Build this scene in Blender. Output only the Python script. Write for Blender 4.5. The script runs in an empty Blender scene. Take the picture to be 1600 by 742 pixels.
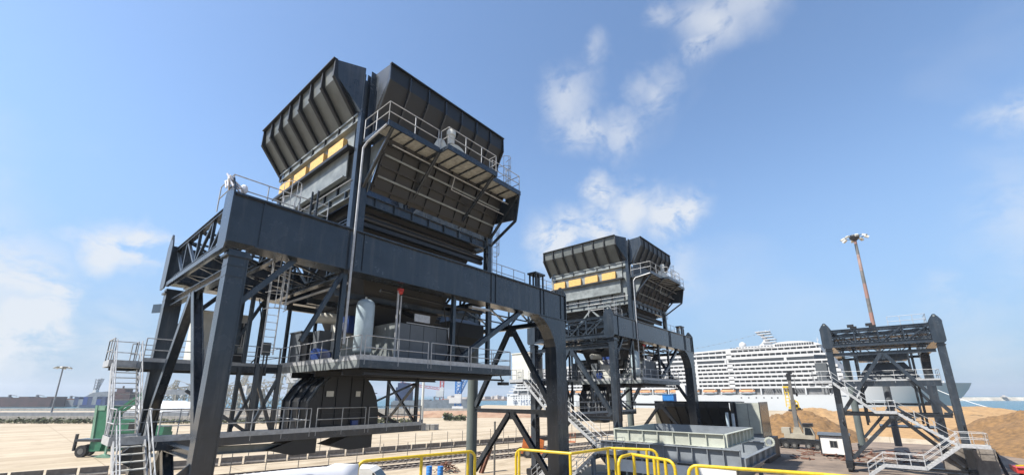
import bpy, math, random
from math import sin, cos, pi, radians, sqrt
from mathutils import Vector, noise
random.seed(7)
scene = bpy.context.scene
C = scene.collection

# ---------------------------------------------------------------- camera
cam_d = bpy.data.cameras.new('camera'); cam = bpy.data.objects.new('camera', cam_d); C.objects.link(cam)
cam_d.sensor_width = 36; cam_d.lens = 36*653.44/1600; cam_d.shift_y = (448.4-371)/1600
cam_d.clip_start = .1; cam_d.clip_end = 30000
HEAD = radians(40.458)
cam.location = (0, 0, 7.8)
cam.rotation_euler = (radians(90+14.513), 0, HEAD-pi/2)
scene.camera = cam
# ---------------------------------------------------------------- sky and sun
SUN_AZ = HEAD + radians(113)      # direction towards the sun, measured from +X
SUN_EL = radians(53)
world = bpy.data.worlds.new("World"); scene.world = world; world.use_nodes = True
wn, wl = world.node_tree.nodes, world.node_tree.links
wn.clear()
def N(nt, t, **k):
    n = nt.new(t)
    for a, b in k.items(): setattr(n, a, b)
    return n
out = N(wn, 'ShaderNodeOutputWorld'); bg = N(wn, 'ShaderNodeBackground'); bg2 = N(wn, 'ShaderNodeBackground')
sky = N(wn, 'ShaderNodeTexSky', sky_type='NISHITA', sun_disc=False, sun_elevation=SUN_EL, sun_rotation=pi/2-SUN_AZ,
        air_density=1.0, dust_density=.6, ozone_density=2.2, altitude=0)
bg.inputs[1].default_value = .117
tint = N(wn, 'ShaderNodeMix', data_type='RGBA', blend_type='MULTIPLY'); tint.inputs[0].default_value = 1; tint.inputs[7].default_value = (.98, 1.02, 1.03, 1); wl.new(sky.outputs[0], tint.inputs[6]); wl.new(tint.outputs[2], bg.inputs[0])
bg2.inputs[0].default_value = (.93, .96, 1, 1); bg2.inputs[1].default_value = .46
bg3 = N(wn, 'ShaderNodeBackground'); bg3.inputs[0].default_value = (.42, .64, 1, 1); bg3.inputs[1].default_value = .33
tc = N(wn, 'ShaderNodeTexCoord')
def math_n(op, a, b=None, clamp=False):
    m = N(wn, 'ShaderNodeMath', operation=op); m.use_clamp = clamp
    for i, v in enumerate((a, b)):
        if v is None: continue
        if isinstance(v, (int, float)): m.inputs[i].default_value = v
        else: wl.new(v, m.inputs[i])
    return m.outputs[0]
def pix_dir(px, py):             # direction of a bank of cloud in the sky
    p = radians(14.513); dx = (px-800)/653.44; dh = -(py-448.4)/653.44
    f = cos(p)-dh*sin(p); u = sin(p)+dh*cos(p); r = dx
    v = Vector((r*sin(HEAD)+f*cos(HEAD), -r*cos(HEAD)+f*sin(HEAD), u)); return v.normalized()
# cloud banks: azimuth/elevation directions with an angular size
banks = [(1115,35,.055,.75),(1092,85,.032,.7),(1165,-10,.06,.6),(1050,25,.03,.5),(935,95,.032,.45),(890,170,.055,.7),(915,205,.045,.75),(960,215,.045,.7),(1005,155,.035,.65),(1035,135,.03,.45),
         (1050,320,.055,1.2),(990,325,.055,1.2),(935,305,.035,1.),(870,378,.06,1.2),(930,365,.055,1.2),(145,372,.04,1.5),(190,382,.035,1.4),(230,390,.03,1.1),(25,432,.04,1.3),(65,445,.03,1.2),(-50,420,.08,1.),(30,498,.042,1.6),(0,525,.05,1.3),(75,525,.03,1.0),
         (60,540,.05,.7),(-40,510,.09,.9),(1590,190,.03,.7),(1490,500,.05,.35),(1470,440,.03,.4),(1540,560,.04,.35),(180,520,.07,.4),(1050,420,.06,.55),
         (1650,330,.08,.5),(-250,330,.12,.8),(-400,480,.15,.9),(1900,400,.14,.7),(2200,100,.15,.7)]
wz = N(wn, 'ShaderNodeTexNoise'); wz.inputs['Scale'].default_value = 5.5; wz.inputs['Detail'].default_value = 6; wz.inputs['Roughness'].default_value = .6; wl.new(tc.outputs['Generated'], wz.inputs['Vector'])
ws = N(wn, 'ShaderNodeVectorMath', operation='MULTIPLY_ADD'); wl.new(wz.outputs['Color'], ws.inputs[0]); ws.inputs[1].default_value = (.17, .17, .17); ws.inputs[2].default_value = (-.085, -.085, -.085)
wa = N(wn, 'ShaderNodeVectorMath', operation='ADD'); wl.new(tc.outputs['Generated'], wa.inputs[0]); wl.new(ws.outputs[0], wa.inputs[1])
mask = None
for px, py, sz, w in banks:
    d = N(wn, 'ShaderNodeVectorMath', operation='DISTANCE'); wl.new(wa.outputs[0], d.inputs[0]); d.inputs[1].default_value = pix_dir(px, py)
    mr = N(wn, 'ShaderNodeMapRange', interpolation_type='SMOOTHSTEP'); wl.new(d.outputs['Value'], mr.inputs[0])
    mr.inputs[1].default_value = 0; mr.inputs[2].default_value = sz*1.7; mr.inputs[3].default_value = w; mr.inputs[4].default_value = 0
    mask = mr.outputs[0] if mask is None else math_n('MAXIMUM', mask, mr.outputs[0])
nz = N(wn, 'ShaderNodeTexNoise'); nz.inputs['Scale'].default_value = 11; nz.inputs['Detail'].default_value = 12; nz.inputs['Roughness'].default_value = .66
nz.inputs['Distortion'].default_value = .4
mp = N(wn, 'ShaderNodeMapping'); mp.inputs['Scale'].default_value = (1, 1, 1.7); wl.new(tc.outputs['Generated'], mp.inputs[0]); wl.new(mp.outputs[0], nz.inputs['Vector'])
nz2 = N(wn, 'ShaderNodeTexNoise'); nz2.inputs['Scale'].default_value = 2.2; nz2.inputs['Detail'].default_value = 5; wl.new(mp.outputs[0], nz2.inputs['Vector'])
cl = math_n('MULTIPLY', mask, math_n('MULTIPLY', math_n('SUBTRACT', nz.outputs[0], .35), 6.0, True), True)
thin = math_n('MULTIPLY', math_n('SUBTRACT', nz2.outputs[0], .56, True), .9, True)
cl = math_n('ADD', math_n('MULTIPLY', cl, .82), thin, True)
# pale air towards the horizon
sx = N(wn, 'ShaderNodeSeparateXYZ'); wl.new(tc.outputs['Generated'], sx.inputs[0])
hz = N(wn, 'ShaderNodeMapRange', interpolation_type='SMOOTHSTEP'); wl.new(sx.outputs[2], hz.inputs[0])
hz.inputs[1].default_value = -.02; hz.inputs[2].default_value = .55; hz.inputs[3].default_value = .85; hz.inputs[4].default_value = 0
mh = N(wn, 'ShaderNodeMixShader'); wl.new(hz.outputs[0], mh.inputs[0]); wl.new(bg.outputs[0], mh.inputs[1]); wl.new(bg3.outputs[0], mh.inputs[2])
mx = N(wn, 'ShaderNodeMixShader'); wl.new(cl, mx.inputs[0]); wl.new(mh.outputs[0], mx.inputs[1]); wl.new(bg2.outputs[0], mx.inputs[2]); wl.new(mx.outputs[0], out.inputs[0])
sd = bpy.data.lights.new('sun', 'SUN'); sd.energy = 5.0; sd.angle = radians(.5); sd.color = (1, .95, .87)
sun = bpy.data.objects.new('sun', sd); C.objects.link(sun); sun.location = (0, 0, 60)
sv = Vector((cos(SUN_AZ)*cos(SUN_EL), sin(SUN_AZ)*cos(SUN_EL), sin(SUN_EL)))
sun.rotation_euler = sv.to_track_quat('Z', 'Y').to_euler()
vs = scene.view_settings; vs.view_transform = 'Standard'; vs.look = 'None'; vs.gamma = 1; vs.use_curve_mapping = False; vs.exposure = .98
scene.render.engine = 'CYCLES'

# ---------------------------------------------------------------- materials
def mat(name, col, rough=.55, var=.12, scale=3., metal=0, bump=0., col2=None, detail=5, spec=.5, bscale=None, streak=0):
    if not any(w in name for w in ('steel_paint', 'anthracite', 'primer', 'flare', 'osb')): col = tuple(c*.76 for c in col); col2 = col2 and tuple(c*.76 for c in col2)
    m = bpy.data.materials.new(name); m.use_nodes = True; nt = m.node_tree; n, l = nt.nodes, nt.links
    b = n['Principled BSDF']; b.inputs['Roughness'].default_value = rough; b.inputs['Metallic'].default_value = metal
    b.inputs['Specular IOR Level'].default_value = spec
    t = n.new('ShaderNodeTexCoord'); z = n.new('ShaderNodeTexNoise'); z.inputs['Scale'].default_value = scale; z.inputs['Detail'].default_value = detail
    z.inputs['Roughness'].default_value = .65
    l.new(t.outputs['Object'], z.inputs['Vector'])
    r = n.new('ShaderNodeValToRGB'); l.new(z.outputs[0], r.inputs[0])
    c2 = col2 or tuple(c*(1-var*2) for c in col); c1 = tuple(min(1, c*(1+var*.5)) for c in col) if not col2 else col
    r.color_ramp.elements[0].position = .33; r.color_ramp.elements[0].color = (*c2, 1)
    r.color_ramp.elements[1].position = .62; r.color_ramp.elements[1].color = (*c1, 1)
    l.new(r.outputs[0], b.inputs['Base Color'])
    if streak:      # dust and faint run marks, stretched down the plates
        mp_ = n.new('ShaderNodeMapping'); mp_.inputs['Scale'].default_value = (2.6, 2.6, .22); l.new(t.outputs['Object'], mp_.inputs[0])
        zs = n.new('ShaderNodeTexNoise'); zs.inputs['Scale'].default_value = 1.3; zs.inputs['Detail'].default_value = 8; zs.inputs['Roughness'].default_value = .7; l.new(mp_.outputs[0], zs.inputs[0])
        rs = n.new('ShaderNodeValToRGB'); rs.color_ramp.elements[0].position = .50; rs.color_ramp.elements[0].color = (0, 0, 0, 1); rs.color_ramp.elements[1].position = .72; rs.color_ramp.elements[1].color = (streak, streak, streak, 1); l.new(zs.outputs[0], rs.inputs[0])
        mm = n.new('ShaderNodeMix'); mm.data_type = 'RGBA'; l.new(rs.outputs[0], mm.inputs[0]); l.new(r.outputs[0], mm.inputs[6]); mm.inputs[7].default_value = (.115, .11, .10, 1); l.new(mm.outputs[2], b.inputs['Base Color'])
    mr = n.new('ShaderNodeMapRange'); l.new(z.outputs[0], mr.inputs[0]); mr.inputs[3].default_value = max(0, rough-.1); mr.inputs[4].default_value = min(1, rough+.12)
    l.new(mr.outputs[0], b.inputs['Roughness'])
    if bump:
        z2 = n.new('ShaderNodeTexNoise'); z2.inputs['Scale'].default_value = bscale or scale*6; z2.inputs['Detail'].default_value = 6; l.new(t.outputs['Object'], z2.inputs['Vector'])
        bp = n.new('ShaderNodeBump'); bp.inputs['Strength'].default_value = bump; bp.inputs['Distance'].default_value = .05; l.new(z2.outputs[0], bp.inputs['Height']); l.new(bp.outputs[0], b.inputs['Normal'])
    return m
M = {}
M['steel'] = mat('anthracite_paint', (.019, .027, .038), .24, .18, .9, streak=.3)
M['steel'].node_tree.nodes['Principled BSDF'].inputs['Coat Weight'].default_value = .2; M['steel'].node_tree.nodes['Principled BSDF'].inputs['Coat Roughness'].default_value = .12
M['steel_dark'] = mat('black_steel_paint', (.009, .010, .012), .45, .2, 1.5)  # dark parts; on the near flare panels, shade put into the colour
M['steel_light'] = mat('pale_steel_primer', (.19, .21, .21), .42, .2, 1.2, streak=.3)  # pale panels, plus left-facing steel with the sunlight put into its colour
M['galv'] = mat('galvanised_steel', (.50, .51, .52), .42, .14, 6, metal=.2)
M['galv_floor'] = mat('galvanised_grating', (.52, .52, .49), .6, .2, 5)
M['ply'] = mat('osb_board', (.60, .38, .13), .8, .0, 9, col2=(.44, .26, .075), bump=.3)
M['white'] = mat('white_paint', (.78, .78, .76), .45, .06, 2)
M['cabin'] = mat('cream_cabin_panel', (.66, .66, .60), .5, .06, 1.5)
M['tank'] = mat('pale_blue_tank_paint', (.42, .52, .58), .38, .1, 3)
M['blue'] = mat('blue_machine_paint', (.02, .06, .25), .4, .15, 4)
M['blue_br'] = mat('bright_blue_paint', (.03, .22, .62), .5, .1, 4)
M['red'] = mat('red_paint', (.55, .04, .03), .4, .1, 5)
M['panel_grey'] = mat('grey_enclosure_panel', (.11, .125, .14), .5, .08, 1)
M['glass'] = mat('dark_glass', (.02, .025, .03), .12, .1, 1)
M['rubber'] = mat('tyre_rubber', (.025, .025, .025), .85, .1, 5)
M['yellow'] = mat('yellow_rail_paint', (.66, .46, .01), .38, .10, 30, col2=(.52, .35, .015))
M['green'] = mat('green_machine_paint', (.04, .20, .11), .45, .15, 1)
M['green_l'] = mat('pale_green_paint', (.24, .42, .30), .5, .1, 1)
M['ship'] = mat('ship_white_paint', (.60, .60, .595), .4, .02, .05)
M['ship_dark'] = mat('ship_window_recess', (.045, .05, .055), .35, .15, .5)
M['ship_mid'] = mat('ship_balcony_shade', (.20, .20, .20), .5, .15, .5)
M['orange'] = mat('lifeboat_orange', (.58, .28, .11), .5, .1, 1)
M['orange_m'] = mat('orange_machine_paint', (.55, .15, .03), .5, .2, 2)
M['navy'] = mat('navy_lettering', (.06, .08, .16), .5, .05, 2)
M['letter'] = mat('grey_blue_lettering', (.20, .24, .32), .5, .05, 2)
M['conc'] = mat('concrete', (.42, .40, .36), .85, .2, 1.2, bump=.4)
M['conc_d'] = mat('stained_concrete', (.24, .21, .18), .85, .25, 1.2, bump=.4)
M['rust'] = mat('rusty_steel', (.22, .09, .05), .85, .0, 3, col2=(.10, .045, .03), bump=.4)
M['hull_red'] = mat('dark_red_hull', (.07, .024, .022), .7, .3, .15)
M['hull_blue'] = mat('deep_blue_hull', (.03, .06, .15), .6, .25, .12)
M['far_grey'] = mat('far_grey_steel', (.26, .28, .30), .6, .15, .3)
M['beige'] = mat('beige_crane_paint', (.38, .35, .28), .5, .1, 1)
M['crane_grey'] = mat('grey_telescope_boom', (.16, .155, .145), .5, .2, 1)
M['cloth'] = mat('white_cloth', (.82, .82, .86), .8, .04, 2)
M['rail_steel'] = mat('worn_rail_steel', (.16, .12, .10), .5, .3, 2)
M['sandL'] = mat('pale_sand', (.42, .26, .115), .95, .0, .9, col2=(.29, .17, .07), bump=1., bscale=3, detail=9)
M['sandD'] = mat('brown_ore', (.27, .15, .055), .95, .0, 1.4, col2=(.11, .062, .024), bump=1., bscale=7, detail=9)
M['earth'] = mat('red_brown_earth', (.40, .27, .18), .95, .0, .25, col2=(.27, .15, .09), bump=1., bscale=2, detail=9)
M['scrub'] = mat('scrub_leaves', (.10, .115, .05), .9, .3, 1.5)
M['tarp'] = mat('pale_tarpaulin', (.62, .66, .70), .7, .1, .4)
M['town'] = mat('far_town_render', (.50, .47, .44), .8, .2, .02)
def tile_mat():
    m = mat('quay_paving', (.52, .435, .315), .9, 0, .35, col2=(.45, .37, .265), bump=.3, bscale=2, detail=8)
    nt = m.node_tree; n, l = nt.nodes, nt.links; b = n['Principled BSDF']
    t = n.new('ShaderNodeTexCoord'); mpn = n.new('ShaderNodeMapping'); mpn.inputs['Scale'].default_value = (.006, .14, 1); mpn.inputs['Rotation'].default_value = (0, 0, radians(8))
    l.new(t.outputs['Object'], mpn.inputs[0])
    z = n.new('ShaderNodeTexNoise'); z.inputs['Scale'].default_value = 2.3; z.inputs['Detail'].default_value = 9; z.inputs['Roughness'].default_value = .72; l.new(mpn.outputs[0], z.inputs[0])
    r = n.new('ShaderNodeValToRGB'); r.color_ramp.elements[0].position = .40; r.color_ramp.elements[0].color = (.78, .75, .70, 1); r.color_ramp.elements[1].position = .55; r.color_ramp.elements[1].color = (1, 1, 1, 1)
    l.new(z.outputs[0], r.inputs[0])
    # stains and oil spots, slab joints
    zz = n.new('ShaderNodeTexNoise'); zz.inputs['Scale'].default_value = .16; zz.inputs['Detail'].default_value = 12; zz.inputs['Roughness'].default_value = .75; l.new(t.outputs['Object'], zz.inputs[0])
    rr = n.new('ShaderNodeValToRGB'); rr.color_ramp.elements[0].position = .36; rr.color_ramp.elements[0].color = (.76, .74, .71, 1); rr.color_ramp.elements[1].position = .47; rr.color_ramp.elements[1].color = (1, 1, 1, 1); l.new(zz.outputs[0], rr.inputs[0])
    bk = n.new('ShaderNodeTexBrick'); bk.inputs['Scale'].default_value = 1; bk.inputs['Brick Width'].default_value = 9; bk.inputs['Row Height'].default_value = 6; bk.inputs['Mortar Size'].default_value = .05; bk.offset = 0
    bk.inputs['Color1'].default_value = (1, 1, 1, 1); bk.inputs['Color2'].default_value = (.93, .92, .91, 1); bk.inputs['Mortar'].default_value = (.6, .56, .5, 1); l.new(t.outputs['Object'], bk.inputs[0])
    ma = n.new('ShaderNodeMix'); ma.data_type = 'RGBA'; ma.blend_type = 'MULTIPLY'; ma.inputs[0].default_value = 1; l.new(rr.outputs[0], ma.inputs[6]); l.new(bk.outputs[0], ma.inputs[7])
    mb_ = n.new('ShaderNodeMix'); mb_.data_type = 'RGBA'; mb_.blend_type = 'MULTIPLY'; mb_.inputs[0].default_value = 1; l.new(r.outputs[0], mb_.inputs[6]); l.new(ma.outputs[2], mb_.inputs[7])
    mxn = n.new('ShaderNodeMix'); mxn.data_type = 'RGBA'; mxn.blend_type = 'MULTIPLY'; mxn.inputs[0].default_value = 1
    src = b.inputs['Base Color'].links[0].from_socket
    l.new(src, mxn.inputs[6]); l.new(mb_.outputs[2], mxn.inputs[7]); l.new(mxn.outputs[2], b.inputs['Base Color'])
    return m
M['paving'] = tile_mat()
def water_mat():
    m = bpy.data.materials.new('sea_water'); m.use_nodes = True; n, l = m.node_tree.nodes, m.node_tree.links; b = n['Principled BSDF']
    b.inputs['Base Color'].default_value = (.012, .085, .11, 1); b.inputs['Roughness'].default_value = .22
    t = n.new('ShaderNodeTexCoord'); z = n.new('ShaderNodeTexNoise'); z.inputs['Scale'].default_value = .5; z.inputs['Detail'].default_value = 6; l.new(t.outputs['Object'], z.inputs[0])
    bp = n.new('ShaderNodeBump'); bp.inputs['Strength'].default_value = .9; bp.inputs['Distance'].default_value = .8; l.new(z.outputs[0], bp.inputs['Height']); l.new(bp.outputs[0], b.inputs['Normal'])
    return m
M['water'] = water_mat()

# ---------------------------------------------------------------- mesh helpers
class MB:
    def __init__(s): s.v = []; s.f = []
    def add(s, vs, fs):
        o = len(s.v); s.v += [tuple(v) for v in vs]; s.f += [tuple(i+o for i in f) for f in fs]; return s
    def box(s, x0, x1, y0, y1, z0, z1):
        vs = [(x, y, z) for z in (z0, z1) for x, y in ((x0, y0), (x1, y0), (x1, y1), (x0, y1))]
        return s.add(vs, [(3, 2, 1, 0), (4, 5, 6, 7), (0, 1, 5, 4), (1, 2, 6, 5), (2, 3, 7, 6), (3, 0, 4, 7)])
    def frust(s, a, b):      # a, b = (x0,x1,y0,y1,z)
        vs = [(x, y, q[4]) for q in (a, b) for x, y in ((q[0], q[2]), (q[1], q[2]), (q[1], q[3]), (q[0], q[3]))]
        return s.add(vs, [(3, 2, 1, 0), (4, 5, 6, 7), (0, 1, 5, 4), (1, 2, 6, 5), (2, 3, 7, 6), (3, 0, 4, 7)])
    def frame(s, p, q, up=(0, 0, 1)):
        p, q = Vector(p), Vector(q); d = (q-p).normalized(); u = Vector(up)
        if abs(d.dot(u)) > .98: u = Vector((0, 1, 0)) if abs(d.y) < .9 else Vector((1, 0, 0))
        a = d.cross(u).normalized(); b = a.cross(d).normalized(); return p, q, a, b
    def beam(s, p, q, w, h=None, up=(0, 0, 1)):
        h = h or w; p, q, a, b = s.frame(p, q, up)
        vs = [c+a*(i*w/2)+b*(j*h/2) for c in (p, q) for i, j in ((-1, -1), (1, -1), (1, 1), (-1, 1))]
        return s.add(vs, [(3, 2, 1, 0), (4, 5, 6, 7), (0, 1, 5, 4), (1, 2, 6, 5), (2, 3, 7, 6), (3, 0, 4, 7)])
    def hbeam(s, p, q, w, h, up=(0, 0, 1), t=.03):   # I section: flanges top and bottom, web between
        p, q, a, b = s.frame(p, q, up); o = b*(h/2-t/2)
        s.beam(p+o, q+o, w, t, up); s.beam(p-o, q-o, w, t, up); s.beam(p, q, t, h-2*t, up); return s
    def tube(s, p, q, r, n=8, r2=None, cap=True):
        r2 = r if r2 is None else r2; p, q, a, b = s.frame(p, q); k = []
        for c, rr in ((p, r), (q, r2)): k += [c+a*(rr*cos(2*pi*i/n))+b*(rr*sin(2*pi*i/n)) for i in range(n)]
        fs = [(i, (i+1) % n, n+(i+1) % n, n+i) for i in range(n)]
        if cap: fs += [tuple(range(n))[::-1], tuple(range(n, 2*n))]
        return s.add(k, fs)
    def path(s, pts, r, n=6):
        for a, b in zip(pts, pts[1:]): s.tube(a, b, r, n)
        return s
    def prism(s, prof, fn, t0, t1):     # profile points (a,b) -> fn(a,b,t)
        n = len(prof); vs = [fn(a, b, t) for t in (t0, t1) for a, b in prof]
        return s.add(vs, [tuple(range(n))[::-1], tuple(range(n, 2*n))]+[(i, (i+1) % n, n+(i+1) % n, n+i) for i in range(n)])
    def xz(s, prof, y0, y1): return s.prism(prof, lambda a, b, t: (a, t, b), y0, y1)
    def yz(s, prof, x0, x1): return s.prism(prof, lambda a, b, t: (t, a, b), x0, x1)
    def xy(s, prof, z0, z1): return s.prism(prof, lambda a, b, t: (a, b, t), z0, z1)
    def ball(s, c, r, n=12, m=8, sz=1):
        vs = [(c[0], c[1], c[2]-r*sz), (c[0], c[1], c[2]+r*sz)]
        for j in range(1, m):
            t = -pi/2+pi*j/m
            vs += [(c[0]+r*cos(t)*cos(2*pi*i/n), c[1]+r*cos(t)*sin(2*pi*i/n), c[2]+r*sz*sin(t)) for i in range(n)]
        fs = [(0, 2+(i+1) % n, 2+i) for i in range(n)]+[(1, 2+(m-2)*n+i, 2+(m-2)*n+(i+1) % n) for i in range(n)]
        for j in range(m-2): fs += [(2+j*n+i, 2+j*n+(i+1) % n, 2+(j+1)*n+(i+1) % n, 2+(j+1)*n+i) for i in range(n)]
        return s.add(vs, fs)
    def lathe(s, c, prof, n=16):
        k = len(prof); vs = [(c[0]+r*cos(2*pi*i/n), c[1]+r*sin(2*pi*i/n), c[2]+z) for r, z in prof for i in range(n)]
        fs = [(j*n+i, j*n+(i+1) % n, (j+1)*n+(i+1) % n, (j+1)*n+i) for j in range(k-1) for i in range(n)]
        fs += [tuple(range(n))[::-1], tuple(range((k-1)*n, k*n))]; return s.add(vs, fs)
    def build(s, name, m, parent=None, smooth=False, kind=None):
        me = bpy.data.meshes.new(name); me.from_pydata(s.v, [], s.f); me.materials.append(M[m] if isinstance(m, str) else m)
        if smooth:
            me.shade_smooth()
            try: me.set_sharp_from_angle(angle=radians(40))
            except Exception: pass
        o = bpy.data.objects.new(name, me); C.objects.link(o)
        if parent: o.parent = parent
        if kind: o['kind'] = kind
        return o
def tag(o, label=None, cat=None, group=None, kind=None):
    if label: o['label'] = label
    if cat: o['category'] = cat
    if group: o['group'] = group
    if kind: o['kind'] = kind
    return o
def thing(name, label, cat, loc=(0, 0, 0), rz=0, group=None):
    o = bpy.data.objects.new(name, None); C.objects.link(o); o.empty_display_size = .3
    o.location = loc; o.rotation_euler = (0, 0, rz); return tag(o, label, cat, group)
def kids(o): return [c for c in bpy.data.objects if c.parent == o]
def copy_tree(o, parent=None):
    c = o.copy(); C.objects.link(c); c.parent = parent
    for k in kids(o): copy_tree(k, c)
    return c
def recalc(o):
    import bmesh
    bm = bmesh.new(); bm.from_mesh(o.data); bmesh.ops.recalc_face_normals(bm, faces=bm.faces); bm.to_mesh(o.data); bm.free(); return o
def lerp(a, b, t): return tuple(x+(y-x)*t for x, y in zip(a, b))

def railing(mb, pts, h=1.1, r=.024, gap=1.3, mid=True, drop=.0):
    """posts, top rail and knee rail along a run of floor points"""
    for a, b in zip(pts, pts[1:]):
        L = (Vector(b)-Vector(a)).length; n = max(1, round(L/gap))
        for i in range(n+1):
            p = lerp(a, b, i/n); mb.tube((p[0], p[1], p[2]-drop), (p[0], p[1], p[2]+h), r, 6)
        for z in ((h, h*.52) if mid else (h,)): mb.tube((a[0], a[1], a[2]+z), (b[0], b[1], b[2]+z), r, 6)
    return mb
def truss(mb, x, y0, y1, z0, z1, n, w=.14, web=.11, chords=True):
    if chords:
        mb.hbeam((x, y0, z1), (x, y1, z1), w*1.4, w*1.4); mb.hbeam((x, y0, z0), (x, y1, z0), w*1.6, w*1.6)
    for i in range(n+1):
        y = y0+(y1-y0)*i/n
        if 0 < i < n: mb.beam((x, y, z0), (x, y, z1), web)
        if i < n:
            ya = y0+(y1-y0)*(i+1)/n
            if i < n/2: mb.beam((x, y, z1), (x, ya, z0), web)
            else: mb.beam((x, y, z0), (x, ya, z1), web)
    return mb
def gusset(mb, x, y, z, s=.35, t=.04): return mb.yz([(y-s, z-s*.4), (y-s*.4, z-s), (y+s*.4, z-s), (y+s, z-s*.4), (y+s, z+s*.5), (y-s, z+s*.5)], x-t, x+t)

def staircase(root, x0, x1, ya, za, yb, zb, name='staircase', rails=True):
    """one flight from (ya, za) up top to (yb, zb) at the foot; treads are its own parts"""
    s = MB()
    for x in (x0, x1): s.beam((x, ya, za-.12), (x, yb, zb-.12), .05, .24)
    st = s.build(name, 'galv', root)
    r = MB()
    for x in (x0, x1):
        n = max(2, round(abs(ya-yb)/1.1))
        for i in range(n+1):
            t = i/n; y, z = ya+(yb-ya)*t, za+(zb-za)*t; r.tube((x, y, z-.1), (x, y, z+1.05), .022, 6)
        for h in (1.05, .55): r.tube((x, ya, za+h), (x, yb, zb+h), .022, 6)
    r.build('handrail', 'galv', st)
    n = max(3, round(abs(za-zb)/.235)); t0 = MB().box(x0+.03, x1-.03, -.13, .13, -.025, .01).build('tread', 'galv_floor', st); td = t0.data
    for i in range(1, n):
        t = i/n; o = t0 if i == 1 else bpy.data.objects.new('tread', td)
        if i > 1: C.objects.link(o); o.parent = st
        o.location = (0, ya+(yb-ya)*t, za+(zb-za)*t)
    return st

# ---------------------------------------------------------------- the ground, water, far shore
MB().xy([(-700, -400), (272, -400), (272, 262), (155.6, 172), (-149.5, 530), (-700, 500)], -6, 0).build('ground', 'paving', kind='structure')
MB().box(-9000, 15000, -9000, 15000, -2.6, -2.5).build('sea', 'water', kind='structure')

# ---------------------------------------------------------------- the gantry hoppers
L, W = 22.06, 10.0
def girder(root, y0, near):
    y1 = y0+.92
    g = MB().box(0, L, y0+.06, y1-.06, 13.25, 15.06).box(-.03, L+.03, y0-.07, y1+.07, 15.06, 15.13).box(.9, L, y0-.03, y1+.03, 13.18, 13.25)
    go = g.build('girder', 'steel', root)
    for x in (1.05, 4.95, 5.35, 13.95, 14.35, 19.0, 19.4, 21.5):
        MB().box(x-.03, x+.03, y0+.0, y1-.0, 13.25, 15.06).build('stiffener', 'steel', go)
    for x, s in ((-.06, -1), (L+.0, 1)):
        c = (y0+y1)/2
        prof = [(y0-.04, 13.15), (y0+.08, 12.95), (y1-.08, 12.95), (y1+.04, 13.15), (y1+.04, 15.2), (c+.26, 15.62)]+[(c+.2*cos(a), 15.66+.2*sin(a)) for a in (0, .8, 1.57, 2.3, 3.1)]+[(c-.26, 15.62), (y0-.04, 15.2)]
        e = recalc(MB().yz(prof, x, x+.06).build('end_plate', 'steel', go))
        MB().tube((x-.02 if s < 0 else x+.02, c, 15.66), (x+.04 if s < 0 else x+.08, c, 15.66), .09, 10).build('lifting_eye', 'steel_light', go)
    return go
def leg_box(root, x0, x1, y0, y1, z0, z1, wheels=True):
    l = MB().box(x0, x1, y0+.03, y1-.03, z0, z1).box(x0-.03, x0+.02, y0, y1, z0, z1-.02).box(x1-.02, x1+.03, y0, y1, z0, z1-.02)
    for z in (z1-.75, z1-.35, 6.4, 4.6, 2.6): l.box(x0-.04, x1+.04, y0-.015, y1+.015, z, z+.05)
    o = l.build('leg', 'steel', root)
    MB().box(x0-.12, x1+.12, y0-.06, y1+.06, z1, z1+.09).box(x0-.05, x1+.05, y0+.02, y1-.02, z1+.09, 12.97).build('joint_flange', 'steel', o)
    return o
def bogie(root, x, y):
    b = MB().box(x-1.1, x+1.1, y-.28, y+.28, .45, .95).box(x-.35, x+.35, y-.34, y+.34, .3, 1.1)
    o = b.build('bogie', 'steel_dark', root)
    for dx in (-.75, .75): MB().tube((x+dx, y-.2, .36), (x+dx, y+.2, .36), .36, 18).build('wheel', 'rubber', o)
def kframe(root, x, zt, zm, zl, y0=.85, y1=9.2, w=.34, top=True):
    c = (y0+y1)/2
    m = MB()
    if top: m.hbeam((x, y0, zt+.15), (x, y1, zt+.15), .3, .34)
    m.build('cap_beam', 'steel', root) if m.v else None
    for a in (y0, y1):
        MB().hbeam((x, c+(a-c)*.04, zt), (x, a, zm+.3), w, w, up=(1, 0, 0)).build('brace', 'steel', root)
        MB().hbeam((x, c+(a-c)*.04, zm-.15), (x, a, zl), w, w, up=(1, 0, 0)).build('brace', 'steel', root)
    MB().hbeam((x, y0, zm), (x, y1, zm), .3, .3).build('tie_beam', 'steel', root)
    g = MB(); gusset(g, x, c, zt-.1, .45); gusset(g, x, c, zm-.2, .4)
    for a in (y0+.25, y1-.25): gusset(g, x, a, zm+.2, .3)
    g.build('gusset_plate', 'steel', root)

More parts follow.
